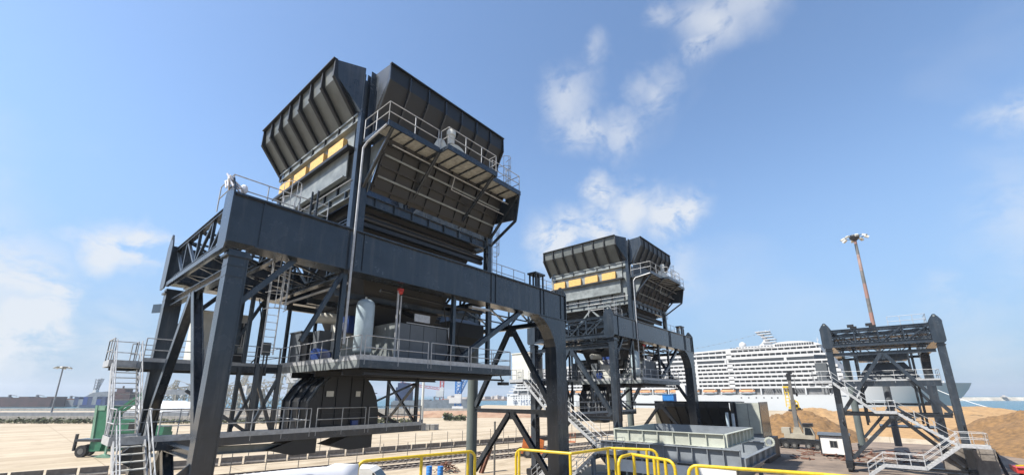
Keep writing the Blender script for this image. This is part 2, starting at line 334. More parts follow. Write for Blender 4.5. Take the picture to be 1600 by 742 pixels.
def gantry(root, small=False):
    """portal frame shared by the three machines: girders, legs, end frames, trusses, plan bracing"""
    girder(root, 0, True); girder(root, 9.08, False)
    leg_box(root, .2, .8, .12, .70, .9, 12.72); leg_box(root, .16, .78, 9.22, 9.82, .9, 12.72)
    # far end legs: a haunched box and a round column
    a = [(18.7, 13.17)]+[(18.7+2.0*sin(t)**1.2, 13.17-2.5*(1-cos(t))**.9) for t in (.35, .6, .85, 1.1, 1.35, pi/2)]+[(20.7, .9), (22.0, .9), (22.0, 13.17)]
    lg = recalc(MB().xz(a, .04, .88).build('leg', 'steel', root))
    MB().xz([(x-.03, z) for x, z in a[1:-2]]+[(20.73, .9)]+[(x+.04, z-.02) for x, z in a[1:-3]][::-1], -.0, .92).build('haunch_flange', 'steel', lg)
    MB().tube((21.3, 9.0, .9), (21.3, 9.0, 13.15), .43, 24).build('leg', 'steel_round', root, smooth=True)
    for x, y in ((.45, .45), (.45, 9.54), (21.35, .46), (21.35, 9.2)): bogie(root, x, y)
    kframe(root, .44, 12.1, 5.85, 1.3)
    kframe(root, 21.3, 12.9, 6.65, 2.0, y0=.9, y1=8.6)
    # left end trusses with the pale sunlit flanges, bracing between the girders
    for x in (.2, 2.1):
        truss(MB(), x, .95, 9.05, 13.33, 14.93, 4).build('truss', 'steel', root)
    MB().box(-.02, .12, .95, 9.05, 13.02, 13.2).box(-.02, .35, .95, 9.05, 13.2, 13.22).build('channel_beam', 'steel', root)
    for x in (5.15, 14.1): truss(MB(), x, .95, 9.05, 13.33, 14.93, 4, w=.2).build('truss', 'steel', root)
    t = MB(); truss(t, 21.3, .95, 9.05, 13.1, 14.9, 4); t.build('truss', 'steel', root)
    for x0, x1 in ((.2, 2.1), (2.1, 5.15), (14.1, 17.7), (17.7, 21.3)):
        for z in ((13.36, 14.9) if x0 < 3 else (13.36,)):
            b = MB()
            for k in range(4):
                ya, yb = .95+k*2.025, .95+(k+1)*2.025
                b.beam((x0, ya, z), (x1, yb, z), .09); 
                b.beam((x0, yb, z), (x1, yb, z), .09)
            b.build('plan_bracing', 'steel', root)
    for y in (.1, 9.2): MB().xz([(.2, 4.6), (-.28, 4.95), (-.34, 5.1), (-.28, 5.25), (.2, 5.7)], y+.2, y+.26).tube((-.2, y+.17, 5.1), (-.2, y+.29, 5.1), .09, 10).build('lug_plate', 'steel', root)
    # sunlit brackets under the left cap beam
    MB().beam((.3, 9.95, 12.1), (-.0, 11.0, 12.15), .05, .45).build('bracket', 'steel', root)
    MB().hbeam((.44, .9, 3.9), (.44, 9.1, 5.2), .2, .2).build('brace', 'steel', root) if False else None

def hopper_top(root):
    # corner columns
    for x, y in ((5.15, .42), (13.95, .42), (5.15, 9.58), (13.95, 9.58)):
        c = MB().box(x-.17, x+.17, y-.2, y-.17, 15.13, 23.95 if y < 5 else 23.7).box(x-.17, x+.17, y+.17, y+.2, 15.13, 23.95 if y < 5 else 23.7).box(x-.015, x+.015, y-.17, y+.17, 15.13, 23.9 if y < 5 else 23.7)
        if x < 8: c.box(4.66, 4.72, y-.16, y+.16, 15.13, 23.6).box(4.72, 4.97, y-.02, y+.02, 15.13, 23.4)
        c.build('column', 'steel', root)
    # inner walls
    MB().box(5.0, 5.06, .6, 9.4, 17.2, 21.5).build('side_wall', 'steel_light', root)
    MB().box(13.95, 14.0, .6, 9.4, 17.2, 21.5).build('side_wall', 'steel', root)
    MB().box(5.2, 13.8, 9.55, 9.6, 17.2, 21.5).build('side_wall', 'steel', root)
    MB().box(5.2, 13.8, -.05, .0, 19.7, 21.35).build('side_wall', 'steel_dark', root)
    # the four flared sides: separate panels between projecting ribs, a vertical lip above
    def flare(side):
        if side in ('l', 'r'):
            s = -1 if side == 'l' else 1; xb = 4.8 if s < 0 else 14.0
            prof = [(0, 21.5), (1.22*s, 23.2), (1.3*s, 24.1)]; a0, a1 = 1.0, 10.2 if side == 'l' else 9.4
            P = lambda o, a, z: (xb+o, a, z)
        else:
            s = -1 if side == 'n' else 1; yb = .15 if s < 0 else 9.85
            prof = [(0, 21.2), (1.0*s, 23.2), (1.03*s, 24.02)]; a0, a1 = 5.35, 13.85
            P = lambda o, a, z: (a, yb+o, z)
        base = MB()
        n = 7; th = .03*s
        root_f = None
        for k in range(n):
            u0, u1 = a0+(a1-a0)*k/n, a0+(a1-a0)*(k+1)/n
            q = MB()
            for (o0, z0), (o1, z1) in zip(prof, prof[1:]):
                vs = [P(o0, u0, z0), P(o0, u1, z0), P(o1, u1, z1), P(o1, u0, z1), P(o0-th*1.5, u0, z0), P(o0-th*1.5, u1, z0), P(o1-th*1.5, u1, z1), P(o1-th*1.5, u0, z1)]
                q.add(vs, [(0, 1, 2, 3), (7, 6, 5, 4), (0, 4, 5, 1), (1, 5, 6, 2), (2, 6, 7, 3), (3, 7, 4, 0)])
            recalc(q.build('flare_panel', 'steel_flare' if side == 'l' else 'steel_dark' if side == 'n' else 'steel', root))  # one paint all round: left side coloured as lit, near side as shaded
        d = .2 if side in 'lr' else .13
        for k in range(n+1):
            u = a0+(a1-a0)*k/n; q = MB()
            pr = [prof[0], (prof[0][0]+s*.05, 21.3 if side in 'lr' else 21.1), (prof[1][0]+s*d, prof[1][1]-.12), (prof[2][0]+s*(d*.55), prof[2][1]), prof[2], prof[1]]
            if k in (0, n): pass
            q.prism(pr, lambda o, z, t: P(o, t, z), u-(.055 if side in 'lr' else .03), u+(.055 if side in 'lr' else .03))
            q.prism([(prof[0][0]+s*.05, 21.3), (prof[1][0]+s*d, prof[1][1]-.12), (prof[1][0]+s*(d-.02), prof[1][1]-.08), (prof[0][0]+s*.03, 21.33)], lambda o, z, t: P(o, t, z), u-.10, u+.10) if side in 'lr' else None
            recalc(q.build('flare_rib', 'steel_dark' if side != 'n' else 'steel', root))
        cap = MB()
        o = prof[2][0]
        if side in 'lr': cap.box(xb+min(o-.03*s, o+s*.2), xb+max(o-.03*s, o+s*.2), a0-.03, a1+.03, 24.08, 24.14)
        else: cap.box(a0-.03, a1+.03, yb+min(o-.03*s, o+s*.14), yb+max(o-.03*s, o+s*.14), 24.0, 24.06)
        cap.build('top_rim', 'steel_dark', root)
        # closing plates at both ends
        for a, e in ((a0, -1), (a1, 1)):
            prf = [prof[0], prof[1], prof[2], (0, prof[2][1])]
            if side == 'l' and e < 0:
                q = MB().add([(4.8, 1.0, 21.5), (3.58, 1.0, 23.2), (3.5, 1.0, 24.1), (4.68, .3, 24.0), (4.68, .3, 21.4)], [(0, 1, 2, 3, 4)]).add([(4.83, 1.03, 21.5), (3.61, 1.03, 23.2), (3.53, 1.03, 24.1), (4.71, .33, 24.0), (4.71, .33, 21.4)], [(4, 3, 2, 1, 0)])
            elif side == 'n' and e < 0:
                q = MB().add([(5.35, .15, 21.2), (5.35, -.85, 23.2), (5.35, -.88, 24.02), (5.2, .25, 23.9), (5.2, .25, 21.2)], [(0, 1, 2, 3, 4)]).add([(5.38, .15, 21.2), (5.38, -.85, 23.2), (5.38, -.88, 24.02), (5.23, .25, 23.9), (5.23, .25, 21.2)], [(4, 3, 2, 1, 0)])
            else: q = MB().prism(prf, lambda o, z, t: P(o, t, z), a-.02, a+.02)
            recalc(q.build('end_plate', 'steel', root))
    for sd_ in 'lrnf': flare(sd_)
    # left face: rail beam, plywood covers, ledge, pale lower panel, ribs, lower beam
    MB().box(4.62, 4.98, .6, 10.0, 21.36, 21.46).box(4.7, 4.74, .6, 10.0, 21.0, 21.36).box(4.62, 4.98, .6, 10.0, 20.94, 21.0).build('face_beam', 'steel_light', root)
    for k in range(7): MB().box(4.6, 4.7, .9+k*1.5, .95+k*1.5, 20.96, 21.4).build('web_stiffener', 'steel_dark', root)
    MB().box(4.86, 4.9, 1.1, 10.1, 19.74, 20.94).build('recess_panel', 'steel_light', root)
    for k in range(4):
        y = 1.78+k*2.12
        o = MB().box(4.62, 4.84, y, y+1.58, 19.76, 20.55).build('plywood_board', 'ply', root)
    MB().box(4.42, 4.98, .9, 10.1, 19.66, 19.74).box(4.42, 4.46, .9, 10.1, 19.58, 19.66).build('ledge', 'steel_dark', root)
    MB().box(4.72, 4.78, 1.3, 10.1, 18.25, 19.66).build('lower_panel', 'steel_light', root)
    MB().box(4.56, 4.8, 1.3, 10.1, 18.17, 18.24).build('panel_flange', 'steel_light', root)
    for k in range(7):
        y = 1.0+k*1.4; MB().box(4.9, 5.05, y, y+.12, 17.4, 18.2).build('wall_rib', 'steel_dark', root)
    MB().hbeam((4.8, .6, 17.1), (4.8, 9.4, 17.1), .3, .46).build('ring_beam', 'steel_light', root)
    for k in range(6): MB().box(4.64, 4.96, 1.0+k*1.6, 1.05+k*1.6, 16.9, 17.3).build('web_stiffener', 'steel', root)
    MB().path([(4.62, .5, 17.75), (4.62, 9.6, 17.75)], .025).build('pipe', 'galv', root)
    # frame below the ring beam
    for y0, y1 in ((5, 3.2), (5, 6.8)): MB().hbeam((4.9, y0, 16.85), (4.9, y1, 15.1), .16, .2, up=(1, 0, 0)).build('brace', 'steel_light', root)
    MB().hbeam((5.0, .9, 15.9), (5.0, 9.1, 15.9), .18, .2).build('ring_beam', 'steel', root)
    # near face ring beams
    MB().hbeam((5.33, .45, 16.95), (13.78, .45, 16.95), .26, .5).build('ring_beam', 'steel', root)
    for k in range(8): MB().box(5.9+k*1.1, 5.95+k*1.1, .33, .57, 16.74, 17.16).build('web_stiffener', 'steel', root)
    MB().tube((5.3, .8, 16.15), (13.8, .8, 16.15), .16, 10).box(5.3, 13.8, .7, .9, 15.75, 15.95).build('ring_beam', 'steel_dark', root)
    MB().hbeam((14.0, .6, 17.0), (14.0, 9.4, 17.0), .26, .5).hbeam((5.33, 9.55, 16.95), (13.78, 9.55, 16.95), .26, .5).build('ring_beam', 'steel', root)
    # overhanging filter box: inclined underside with rows of channels
    MB().add([(5.36, .12, 17.35), (13.75, .12, 17.35), (13.75, -1.05, 19.75), (5.36, -1.05, 19.75), (5.36, .0, 17.5), (13.75, .0, 17.5), (13.75, -.95, 19.75), (5.36, -.95, 19.75)],
             [(0, 1, 2, 3), (7, 6, 5, 4), (3, 2, 6, 7), (0, 4, 5, 1), (0, 3, 7, 4), (1, 5, 6, 2)]).build('filter_panel', 'steel_dark', root)
    for k in range(5):
        t = .1+k*.2; y, z = .12-1.17*t, 17.35+2.4*t
        MB().beam((5.5, y-.07, z-.04), (13.65, y-.07, z-.04), .09, .13, up=(0, -.9, -.44)).build('channel_rail', 'steel_light' if k in (1, 3) else 'steel_dark', root)
    for k in range(9):
        x = 5.45+k*1.03
        MB().beam((x, .08, 17.33), (x, -1.09, 19.73), .10, .05, up=(1, 0, 0)).build('panel_seam', 'steel_dark', root)
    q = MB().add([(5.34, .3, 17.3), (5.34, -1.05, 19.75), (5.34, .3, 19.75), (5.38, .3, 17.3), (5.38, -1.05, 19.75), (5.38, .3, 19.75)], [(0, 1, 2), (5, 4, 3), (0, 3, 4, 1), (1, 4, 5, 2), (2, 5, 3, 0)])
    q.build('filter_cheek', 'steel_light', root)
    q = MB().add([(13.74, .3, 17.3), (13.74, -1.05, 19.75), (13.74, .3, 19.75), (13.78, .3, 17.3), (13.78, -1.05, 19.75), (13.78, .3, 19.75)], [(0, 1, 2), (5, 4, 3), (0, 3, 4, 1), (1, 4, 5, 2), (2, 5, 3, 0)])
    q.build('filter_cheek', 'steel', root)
    for x, y1 in ((5.1, -1.95), (7.8, -2.0), (11.3, -2.5), (14.0, -2.1)):
        MB().hbeam((x, .35, 17.35), (x, y1, 19.7), .12, .14, up=(1, 0, 0)).build('strut', 'steel', root)
    MB().hbeam((14.15, -2.0, 19.7), (14.2, -1.7, 18.2), .1, .1, up=(1, 0, 0)).hbeam((14.2, -1.7, 18.2), (14.0, .3, 16.9), .12, .14, up=(1, 0, 0)).build('strut', 'steel', root)
    MB().add([(14.1, -2.0, 19.7), (14.1, -1.65, 18.2), (14.1, .2, 18.4), (14.1, .2, 19.7), (14.14, -2.0, 19.7), (14.14, -1.65, 18.2), (14.14, .2, 18.4), (14.14, .2, 19.7)], [(0, 1, 2, 3), (7, 6, 5, 4), (0, 4, 5, 1), (1, 5, 6, 2), (2, 6, 7, 3), (3, 7, 4, 0)]).build('end_screen', 'steel', root)
    q = MB().path([(5.6, -1.25, 19.35), (14.0, -1.25, 19.35)], .035).path([(9.6, -1.2, 19.35), (9.6, -.95, 18.7), (13.9, -.95, 18.7)], .03)
    q.build('pipe', 'galv', root)
    # access floors under the near flare
    for k, (x0, x1, y0, gate) in enumerate(((4.85, 7.78, -2.0, 0), (7.84, 11.45, -2.6, 1), (11.5, 14.05, -2.15, 0))):
        fl = MB().box(x0, x1, y0, -1.0, 19.78, 19.82).build('walkway_floor', 'galv_floor', root)
        e = MB().box(x0-.03, x1+.03, y0-.05, y0, 19.66, 19.95).box(x0-.03, x0+.03, y0, -1.0, 19.66, 19.86).box(x1-.03, x1+.03, y0, -1.0, 19.66, 19.86)
        nn = int((x1-x0)/.9)
        for j in range(1, nn+1): e.box(x0+(x1-x0)*j/(nn+1)-.03, x0+(x1-x0)*j/(nn+1)+.03, y0, -1.0, 19.70, 19.775)
        e.build('edge_beam', 'steel', fl)
        r = MB(); pts = [(x0+.05, y0, 19.85), (x1-.05, y0, 19.85)]
        if k == 0: pts = [(4.85, .1, 19.85), (4.85, -2.0, 19.85)]+pts[1:]
        if k == 1: pts = [(x0+.05, y0+.6, 19.85)]+pts+[(x1-.05, y0+.5, 19.85)]
        if k == 2: pts = pts+[(x1-.05, -.6, 19.85)]
        railing(r, pts); r.build('railing', 'galv', fl)
    MB().box(4.85, 5.3, -1.0, .2, 19.78, 19.82).box(4.82, 4.86, -1.98, .2, 19.66, 19.86).build('walkway_floor', 'steel', root)
    # fan on the middle floor
    f = MB(); f.xz([(8.3, 19.85)]+[(9.1-.75*cos(a), 20.15+.65*sin(a)) for a in (0, .4, .8, 1.2, 1.6, 2.0, 2.4, 2.8, 3.14)]+[(9.9, 19.85)], -1.9, -1.25)
    fo = f.build('fan_housing', 'cabin', root, smooth=False)
    MB().lathe((8.75, -1.75, 20.7), [(.2, 0), (.2, .5), (.25, .52), (.25, .78), (.2, .86), (.05, .9)], 14).build('fan_motor', 'cabin', fo, smooth=True)
    MB().lathe((8.1, -1.7, 19.85), [(.32, 0), (.34, .5), (.2, .8), (.05, .85)], 12).build('fan_inlet', 'cabin', fo, smooth=True)
    # caged ladder on the far right corner
    for (x, y, z0, z1) in ((14.9, .7, 15.1, 20.0), (14.3, -.8, 19.9, 22.3)):
        q = MB()
        for dx in (-.22, .22): q.tube((x+dx, y, z0), (x+dx, y, z1), .025, 6)
        for i in range(int((z1-z0)/.3)): q.tube((x-.22, y, z0+.3*i), (x+.22, y, z0+.3*i), .014, 5)
        lo = q.build('ladder', 'galv', root)
        cg = MB(); zz = z0+1.6 if z1-z0 > 3 else z0+.2
        ring = [(.36*cos(a), -.36-.36*sin(a)+.0) for a in [pi*1.0, pi*.8, pi*.6, pi*.5, pi*.4, pi*.2, 0]]
        while zz < z1+.6:
            cg.path([(x+a, y+b+.36-.0, zz) for a, b in [(-.3, -.0)]+[(.36*cos(t), -.7*sin(t)) for t in (pi, pi*.75, pi*.5, pi*.25, 0)]], .018, 5); zz += .7
        for t in (pi*.8, pi*.6, pi*.4, pi*.2): cg.tube((x+.36*cos(t), y-.7*sin(t)+.36, z0+(1.6 if z1-z0 > 3 else .2)), (x+.36*cos(t), y-.7*sin(t)+.36, z1+.6), .014, 5)
        cg.build('ladder_cage', 'galv', lo)
    # the long drain pipe down the front
    MB().path([(4.8, -1.95, 19.72), (4.8, -.35, 19.5), (4.72, -.16, 19.2), (4.72, -.16, 9.9)], .055, 8).build('drain_pipe', 'galv', root, smooth=True)
    # discharge cone through the frame
    MB().frust((7.9, 11.1, 3.4, 6.8, 9.9), (5.4, 13.6, .95, 9.05, 17.25)).build('discharge_cone', 'steel_dark', root)
    q = MB()
    for t in (.15, .35, .55, .75, .92):
        a = lerp((7.9, 11.1, 3.4, 6.8, 9.9), (5.4, 13.6, .95, 9.05, 17.25), t)
        x0, x1, y0, y1, z = a
        q.box(x0-.12, x1+.12, y0-.12, y0+.02, z-.05, z+.05).box(x0-.12, x1+.12, y1-.02, y1+.12, z-.05, z+.05).box(x0-.12, x0+.02, y0, y1, z-.05, z+.05).box(x1-.02, x1+.12, y0, y1, z-.05, z+.05)
    q.build('cone_rib', 'steel_dark', root)

def girder_top(root):
    for p in ([(14.6, .9, 15.13), (18.3, .9, 15.13)], [(19.9, .9, 15.13), (21.9, .9, 15.13), (21.9, 2.4, 15.13)], [(3.9, .95, 15.13), (.1, .95, 15.13), (.1, 2.6, 15.13)]): railing(MB(), p).build('railing', 'galv', root)
    q = MB()
    for x in (18.65, 19.05, 19.5): 
        for y in (.2, .72): q.box(x-.05, x+.05, y-.05, y+.05, 15.13, 16.15)
    q.box(18.5, 19.65, .08, .84, 16.15, 16.28).build('vent_stand', 'steel', root)
    x, y = 2.4, 1.5
    q = MB()
    for dx in (-.22, .22): q.tube((x+dx, y, 9.4), (x+dx, y, 16.2), .028, 6)
    for i in range(22): q.tube((x-.22, y, 9.5+.3*i), (x+.22, y, 9.5+.3*i), .014, 5)
    lo = q.build('ladder', 'galv', root)
    cg = MB()
    for k in range(9):
        zz = 11.2+.7*k; cg.path([(x+.38*cos(t), y-.75*sin(t), zz) for t in (0, .5, 1.1, 1.57, 2.1, 2.7, pi)], .018, 5)
    for t in (.4, 1.1, 1.57, 2.1, 2.8): cg.tube((x+.38*cos(t), y-.75*sin(t), 11.2), (x+.38*cos(t), y-.75*sin(t), 16.8), .014, 5)
    cg.build('ladder_cage', 'galv', lo)
    MB().box(3.05, 3.12, .8, .87, 15.13, 16.6).box(3.3, 3.37, .8, .87, 15.13, 16.75).build('bracket_post', 'steel_dark', root)

def machinery(root):
    # hangers and diagonals
    for x in (4.75, 11.3, 14.1):
        for y in (.46, 9.54): MB().hbeam((x, y, 9.3), (x, y, 13.18), .2, .22, up=(0, 1, 0)).build('hanger', 'steel', root)
    for x, y in ((2.6, 9.54), (3.6, 9.54), (7.8, 9.54), (5.8, 8.6), (3.0, 6.0)): MB().hbeam((x, y, 9.3), (x, y, 13.3), .16, .18, up=(0, 1, 0)).build('hanger', 'steel', root)
    for y in (.46, 9.54):
        MB().hbeam((17.35, y, 13.3), (11.75, y, 9.7), .26, .3, up=(0, 1, 0)).build('brace', 'steel', root)
        MB().hbeam((2.56, y, 13.2), (.74, y, 11.0), .2, .26, up=(0, 1, 0)).build('brace', 'steel', root)
        MB().hbeam((4.65, y, 13.1), (3.2, y, 9.9), .16, .18, up=(0, 1, 0)).build('brace', 'steel', root)
    MB().hbeam((14.1, 9.54, 13.2), (11.4, 9.54, 9.6), .2, .2, up=(0, 1, 0)).build('brace', 'steel', root)
    # main platform
    fl = MB().box(5.65, 15.65, 0, 8.7, 9.2, 9.3).box(-.3, 5.65, 8.7, 12.2, 9.2, 9.3).build('platform_floor', 'steel_dark', root)
    for q in ((5.6, 15.7, -.05, 0), (15.65, 15.7, 0.002, 8.7), (-.3, 5.6, 8.65, 8.7), (-.35, -.3, 8.7, 12.2)): MB().box(*q, 8.98, 9.32).build('edge_beam', 'steel', fl)
    MB().box(5.6, 5.65, 0, 8.65, 8.98, 9.32).build('edge_beam', 'steel_light', fl)
    MB().box(5.59, 15.66, -.02, 0.01, 9.32, 9.55).box(5.59, 5.62, 0, 8.66, 9.32, 9.55).box(-.3, 5.6, 8.66, 8.69, 9.32, 9.5).build('toe_board', 'galv', fl)
    j = MB()
    for k in range(12): j.beam((5.75+k*.88, .1, 9.1), (5.75+k*.88, 8.6, 9.1), .07, .17)
    for y in (1.6, 4.3, 7.0): j.hbeam((5.7, y, 8.86), (15.6, y, 8.86), .2, .3)
    j.beam((6, .3, 8.75), (15.6, .5, 8.7), .1).beam((-.2, 10.4, 9.05), (5.6, 10.4, 9.05), .2, .25)
    j.build('floor_joists', 'steel_dark', fl)
    r = MB()
    railing(r, [(5.62, 8.6, 9.3), (5.62, 0, 9.3)], gap=1.15, drop=.18)
    r.build('railing', 'galv', fl)
    for p, g_, d_ in [([(a, -.03, 9.3), (b, -.03, 9.3)], 1.6, .18) for a, b in ((5.8, 9.3), (9.5, 12.1), (12.3, 15.6))]+[([(15.67, 0, 9.3), (15.67, 8.6, 9.3)], 1.4, .18), ([(-.3, 8.67, 9.3), (5.6, 8.67, 9.3)], 1.2, .18), ([(-.3, 12.2, 9.3), (5.6, 12.2, 9.3), (5.6, 8.7, 9.3)], 1.4, 0)]: railing(MB(), p, gap=g_, drop=d_).build('railing', 'galv', fl)
    MB().box(4.6, 5.0, 8.45, 8.62, 9.95, 10.65).box(4.7, 4.76, 8.5, 8.56, 9.0, 9.95).box(4.86, 4.92, 8.5, 8.56, 9.0, 9.95).build('control_box', 'panel_grey', root)
    # machines on the platform
    t = MB().lathe((6.25, 1.0, 9.62), [(.05, 0), (.25, .03), (.37, .1), (.42, .2), (.42, 2.35), (.37, 2.5), (.25, 2.6), (.05, 2.64)], 24); tk = t.build('air_tank', 'tank', root, smooth=True)
    t = MB().tube((6.25, 1, 12.2), (6.25, 1, 12.36), .05)
    for a in (0, 2.1, 4.2): t.tube((6.25+.33*cos(a), 1+.33*sin(a), 9.3), (6.25+.33*cos(a), 1+.33*sin(a), 9.85), .04)
    t.build('tank_fittings', 'steel_light', tk)
    e = MB().box(8.06, 11.46, 1.06, 3.6, 9.32, 11.35).build('machine_enclosure', 'panel_grey', root)
    for k in range(4): MB().box(8.0+k*.87, 8.84+k*.87, .98, 1.05, 9.36, 11.38).build('panel', 'panel_grey', e)
    for k in range(3): MB().box(7.98, 8.05, 1.06+k*.86, 1.9+k*.86, 9.36, 11.38).build('panel', 'steel_light', e)
    MB().box(11.4, 11.45, .93, .98, 9.3, 11.5).box(8.6, 11.45, .95, 1.0, 11.42, 11.46).build('trim', 'galv', e)
    MB().box(6.9, 9.6, 3.7, 5.0, 11.0, 11.9).box(7.2, 7.9, 3.5, 3.7, 11.1, 11.5).build('drive_housing', 'blue', root)
    MB().box(6.9, 7.9, 4.2, 5.6, 9.32, 11.6).build('control_cabinet', 'cabin', root)
    MB().box(6.2, 6.9, 5.4, 6.1, 9.32, 11.2).build('control_cabinet', 'panel_grey', root)
    MB().tube((6.2, 6.0, 11.95), (8.8, 4.9, 12.0), .3, 14).build('air_duct', 'cabin', root, smooth=True)
    MB().tube((5.9, 5.0, 9.85), (6.6, 5.3, 9.85), .34, 14).tube((6.6, 5.3, 9.85), (6.9, 5.4, 9.85), .2, 12).box(6.0, 6.8, 4.9, 5.5, 9.32, 9.6).build('motor', 'blue', root, smooth=True)
    MB().box(6.0, 6.2, 6.2, 6.9, 9.3, 10.9).box(5.8, 6.6, 6.1, 6.9, 10.9, 10.98).build('cable_rack', 'steel_dark', root)
    v = MB().tube((7.75, .62, 9.3), (7.75, .62, 12.9), .055, 8).tube((8.0, .72, 9.3), (8.0, .72, 12.7), .04, 8).build('riser_pipe', 'galv', root)
    MB().ball((7.85, .6, 12.85), .14).box(7.72, 7.98, .5, .7, 12.9, 13.02).build('valve', 'red', v)
    # dense drives, ducts and frames behind the rail
    for k, (x0, x1, y0, y1, h) in enumerate(((5.9, 7.4, 6.9, 8.3, 1.9), (8.0, 10.5, 6.6, 8.4, 2.4), (11.0, 13.8, 6.2, 8.4, 2.1), (12.2, 13.6, 1.4, 3.6, 1.3), (11.8, 14.6, 4.2, 5.6, 1.7))):
        o = MB().box(x0, x1, y0, y1, 9.32, 9.32+h).box(x0-.05, x1+.05, y0-.05, y1+.05, 9.32+h, 9.38+h).build('drive_unit', ('panel_grey', 'steel_dark', 'steel')[k % 3], root)
        MB().box(x0+.2, x0+.9, y0-.04, y0, 9.6, 9.2+h).build('louvre', 'steel_dark', o)
    for y in (2.2, 5.0, 7.6): MB().hbeam((5.2, y, 12.6), (14.1, y, 12.6), .22, .3).build('support_beam', 'steel', root)
    for k, (a_, b_) in enumerate((((5.3, 8.3, 12.9), (5.3, 1.2, 12.9)), ((6.9, .9, 12.8), (14.0, .9, 12.7)), ((7.2, 5.8, 10.2), (12.5, 5.8, 10.4)), ((9.4, .95, 11.7), (9.4, 4.0, 12.9)))): MB().tube(a_, b_, .07+.02*k, 8).build('pipe', ('galv', 'steel_dark')[k % 2], root)
    for k, (x, y, sw) in enumerate(((5.9, 3.0, .4), (7.5, 2.6, -.5), (10.8, .8, .6), (13.2, 1.2, -.7), (4.2, 8.9, .5), (2.9, 8.9, -.3))):
        MB().path([(x+sw*sin(t*pi), y+.2*sin(t*5), 13.1-3.6*t-.5*sin(t*pi)) for t in [i/10 for i in range(11)]], .035, 5).build('cable', 'rubber', root)
    MB().box(9.0, 10.0, .85, .9, 11.55, 11.95).build('sign_plate', 'galv', root); MB().box(12.5, 14.0, .2, .5, 12.75, 12.85).build('cable_tray', 'galv', root)
    # side filter silo
    MB().frust((17.4, 17.9, 6.6, 7.2, 10.1), (15.2, 18.6, 5.2, 8.8, 11.9)).box(15.2, 18.6, 5.2, 8.8, 11.9, 12.9).frust((15.2, 18.6, 5.2, 8.8, 12.9), (15.9, 17.6, 6, 8, 13.4)).build('filter_silo', 'steel_dark', root)
    # cabin at the back
    c = MB().box(1.9, 4.15, 9.7, 12.1, 9.35, 12.1).box(1.82, 4.23, 9.62, 12.18, 12.1, 12.2).build('cabin', 'cabin', root)
    w = MB().box(2.9, 3.95, 9.66, 9.69, 10.4, 11.75).build('window', 'glass', c)
    q = MB()
    for k in range(5): q.box(2.96+k*.22, 3.0+k*.22, 9.62, 9.65, 10.4, 11.75)
    q.box(2.84, 2.9, 9.62, 9.69, 10.34, 11.81).box(3.95, 4.01, 9.62, 9.69, 10.34, 11.81).box(2.9, 3.95, 9.62, 9.69, 11.75, 11.81).box(2.9, 3.95, 9.62, 9.69, 10.34, 10.4)
    q.build('window_bars', 'white', w)
    MB().box(2.1, 2.7, 9.66, 9.69, 9.4, 11.5).build('door', 'cabin', c)
    MB().box(2.6, 4.0, 9.0, 9.6, 9.35, 10.0).build('battery_box', 'steel_dark', root)
    # discharge hood and its lower gallery
    lf = MB().box(-.2, 12.15, 4.0, 7.6, 5.95, 6.1).build('gallery_floor', 'steel_dark', root)
    MB().box(-.2, 12.2, 3.95, 4.0, 5.8, 6.12).box(12.15, 12.2, 4, 7.6, 5.8, 6.12).build('edge_beam', 'steel', lf)
    MB().box(-.2, 12.15, 3.93, 3.97, 6.12, 6.32).build('toe_board', 'galv', lf)
    for p, g_ in [([(a, 3.97, 6.1), (b, 3.97, 6.1)], 1.25) for a, b in ((-.1, 1.6), (1.8, 5.6), (5.9, 8.5), (8.7, 12.1))]+[([(12.17, 4, 6.1), (12.17, 7.5, 6.1)], 1.3), ([(-.1, 7.6, 6.1), (5.4, 7.6, 6.1)], 1.3), ([(5.45, 4.1, 6.1), (5.45, 7.5, 6.1)], .8)]: railing(MB(), p, gap=g_, drop=.18).build('railing', 'galv', lf)
    for x0, x1, ya, yb in ((3.1, 4.05, 4.4, 4.4), (12.0, 12.0, 4.3, 7.3), (3.3, 4.3, 7.4, 7.4)):
        for x, y in ((x0, ya), (x1, yb)): MB().hbeam((x, y, 6.1), (x, y, 9.2), .17, .17, up=(0, 1, 0)).build('hanger', 'steel', root)
        MB().beam((x0, ya, 6.2), (x1, yb, 8.6), .13).build('brace', 'steel', root); MB().beam((x1, yb, 6.2), (x0, ya, 8.6), .13).build('brace', 'steel', root)
    MB().beam((.6, 4.4, 8.0), (3.1, 4.4, 6.2), .12).build('brace', 'steel', root)
    MB().beam((9.2, 4.6, 7.4), (12.0, 4.6, 8.5), .1).build('brace', 'steel', root)
    MB().beam((9.3, 4.3, 6.9), (11.0, 4.3, 6.15), .16).build('brace', 'steel_dark', root)
    prof = [(5.6, 6.1), (5.6, 7.5), (6.05, 8.25), (6.6, 8.75), (8.5, 8.8), (8.95, 8.3), (9.25, 7.7), (9.42, 7.0), (9.45, 6.1)]
    h = recalc(MB().xz(prof, 4.25, 7.4).build('discharge_hood', 'steel_dark', root))
    for k in range(4): MB().xz([(5.52, 6.1), (5.5, 7.55), (5.98, 8.33), (6.55, 8.85), (6.62, 8.77), (6.05, 8.25), (5.6, 7.5), (5.6, 6.1)], 4.3+k*.98, 4.38+k*.98).build('hood_rib', 'steel', h)
    q = MB()
    for x in (6.2, 6.9, 7.7, 8.4): q.box(x, x+.04, 4.19, 4.25, 6.15, 8.7)
    for z in (6.9, 7.9): q.box(5.7, 9.25, 4.2, 4.25, z, z+.04)
    q.build('hood_seam', 'steel_dark', h)
    MB().box(6.35, 6.72, 4.15, 4.18, 7.75, 8.02).build('sticker', 'cabin', h); MB().box(7.95, 8.2, 4.15, 4.18, 7.75, 8.02).build('sticker', 'cabin', h)
    MB().box(7.8, 8.15, 4.05, 4.2, 6.12, 6.55).build('motor', 'blue', h)
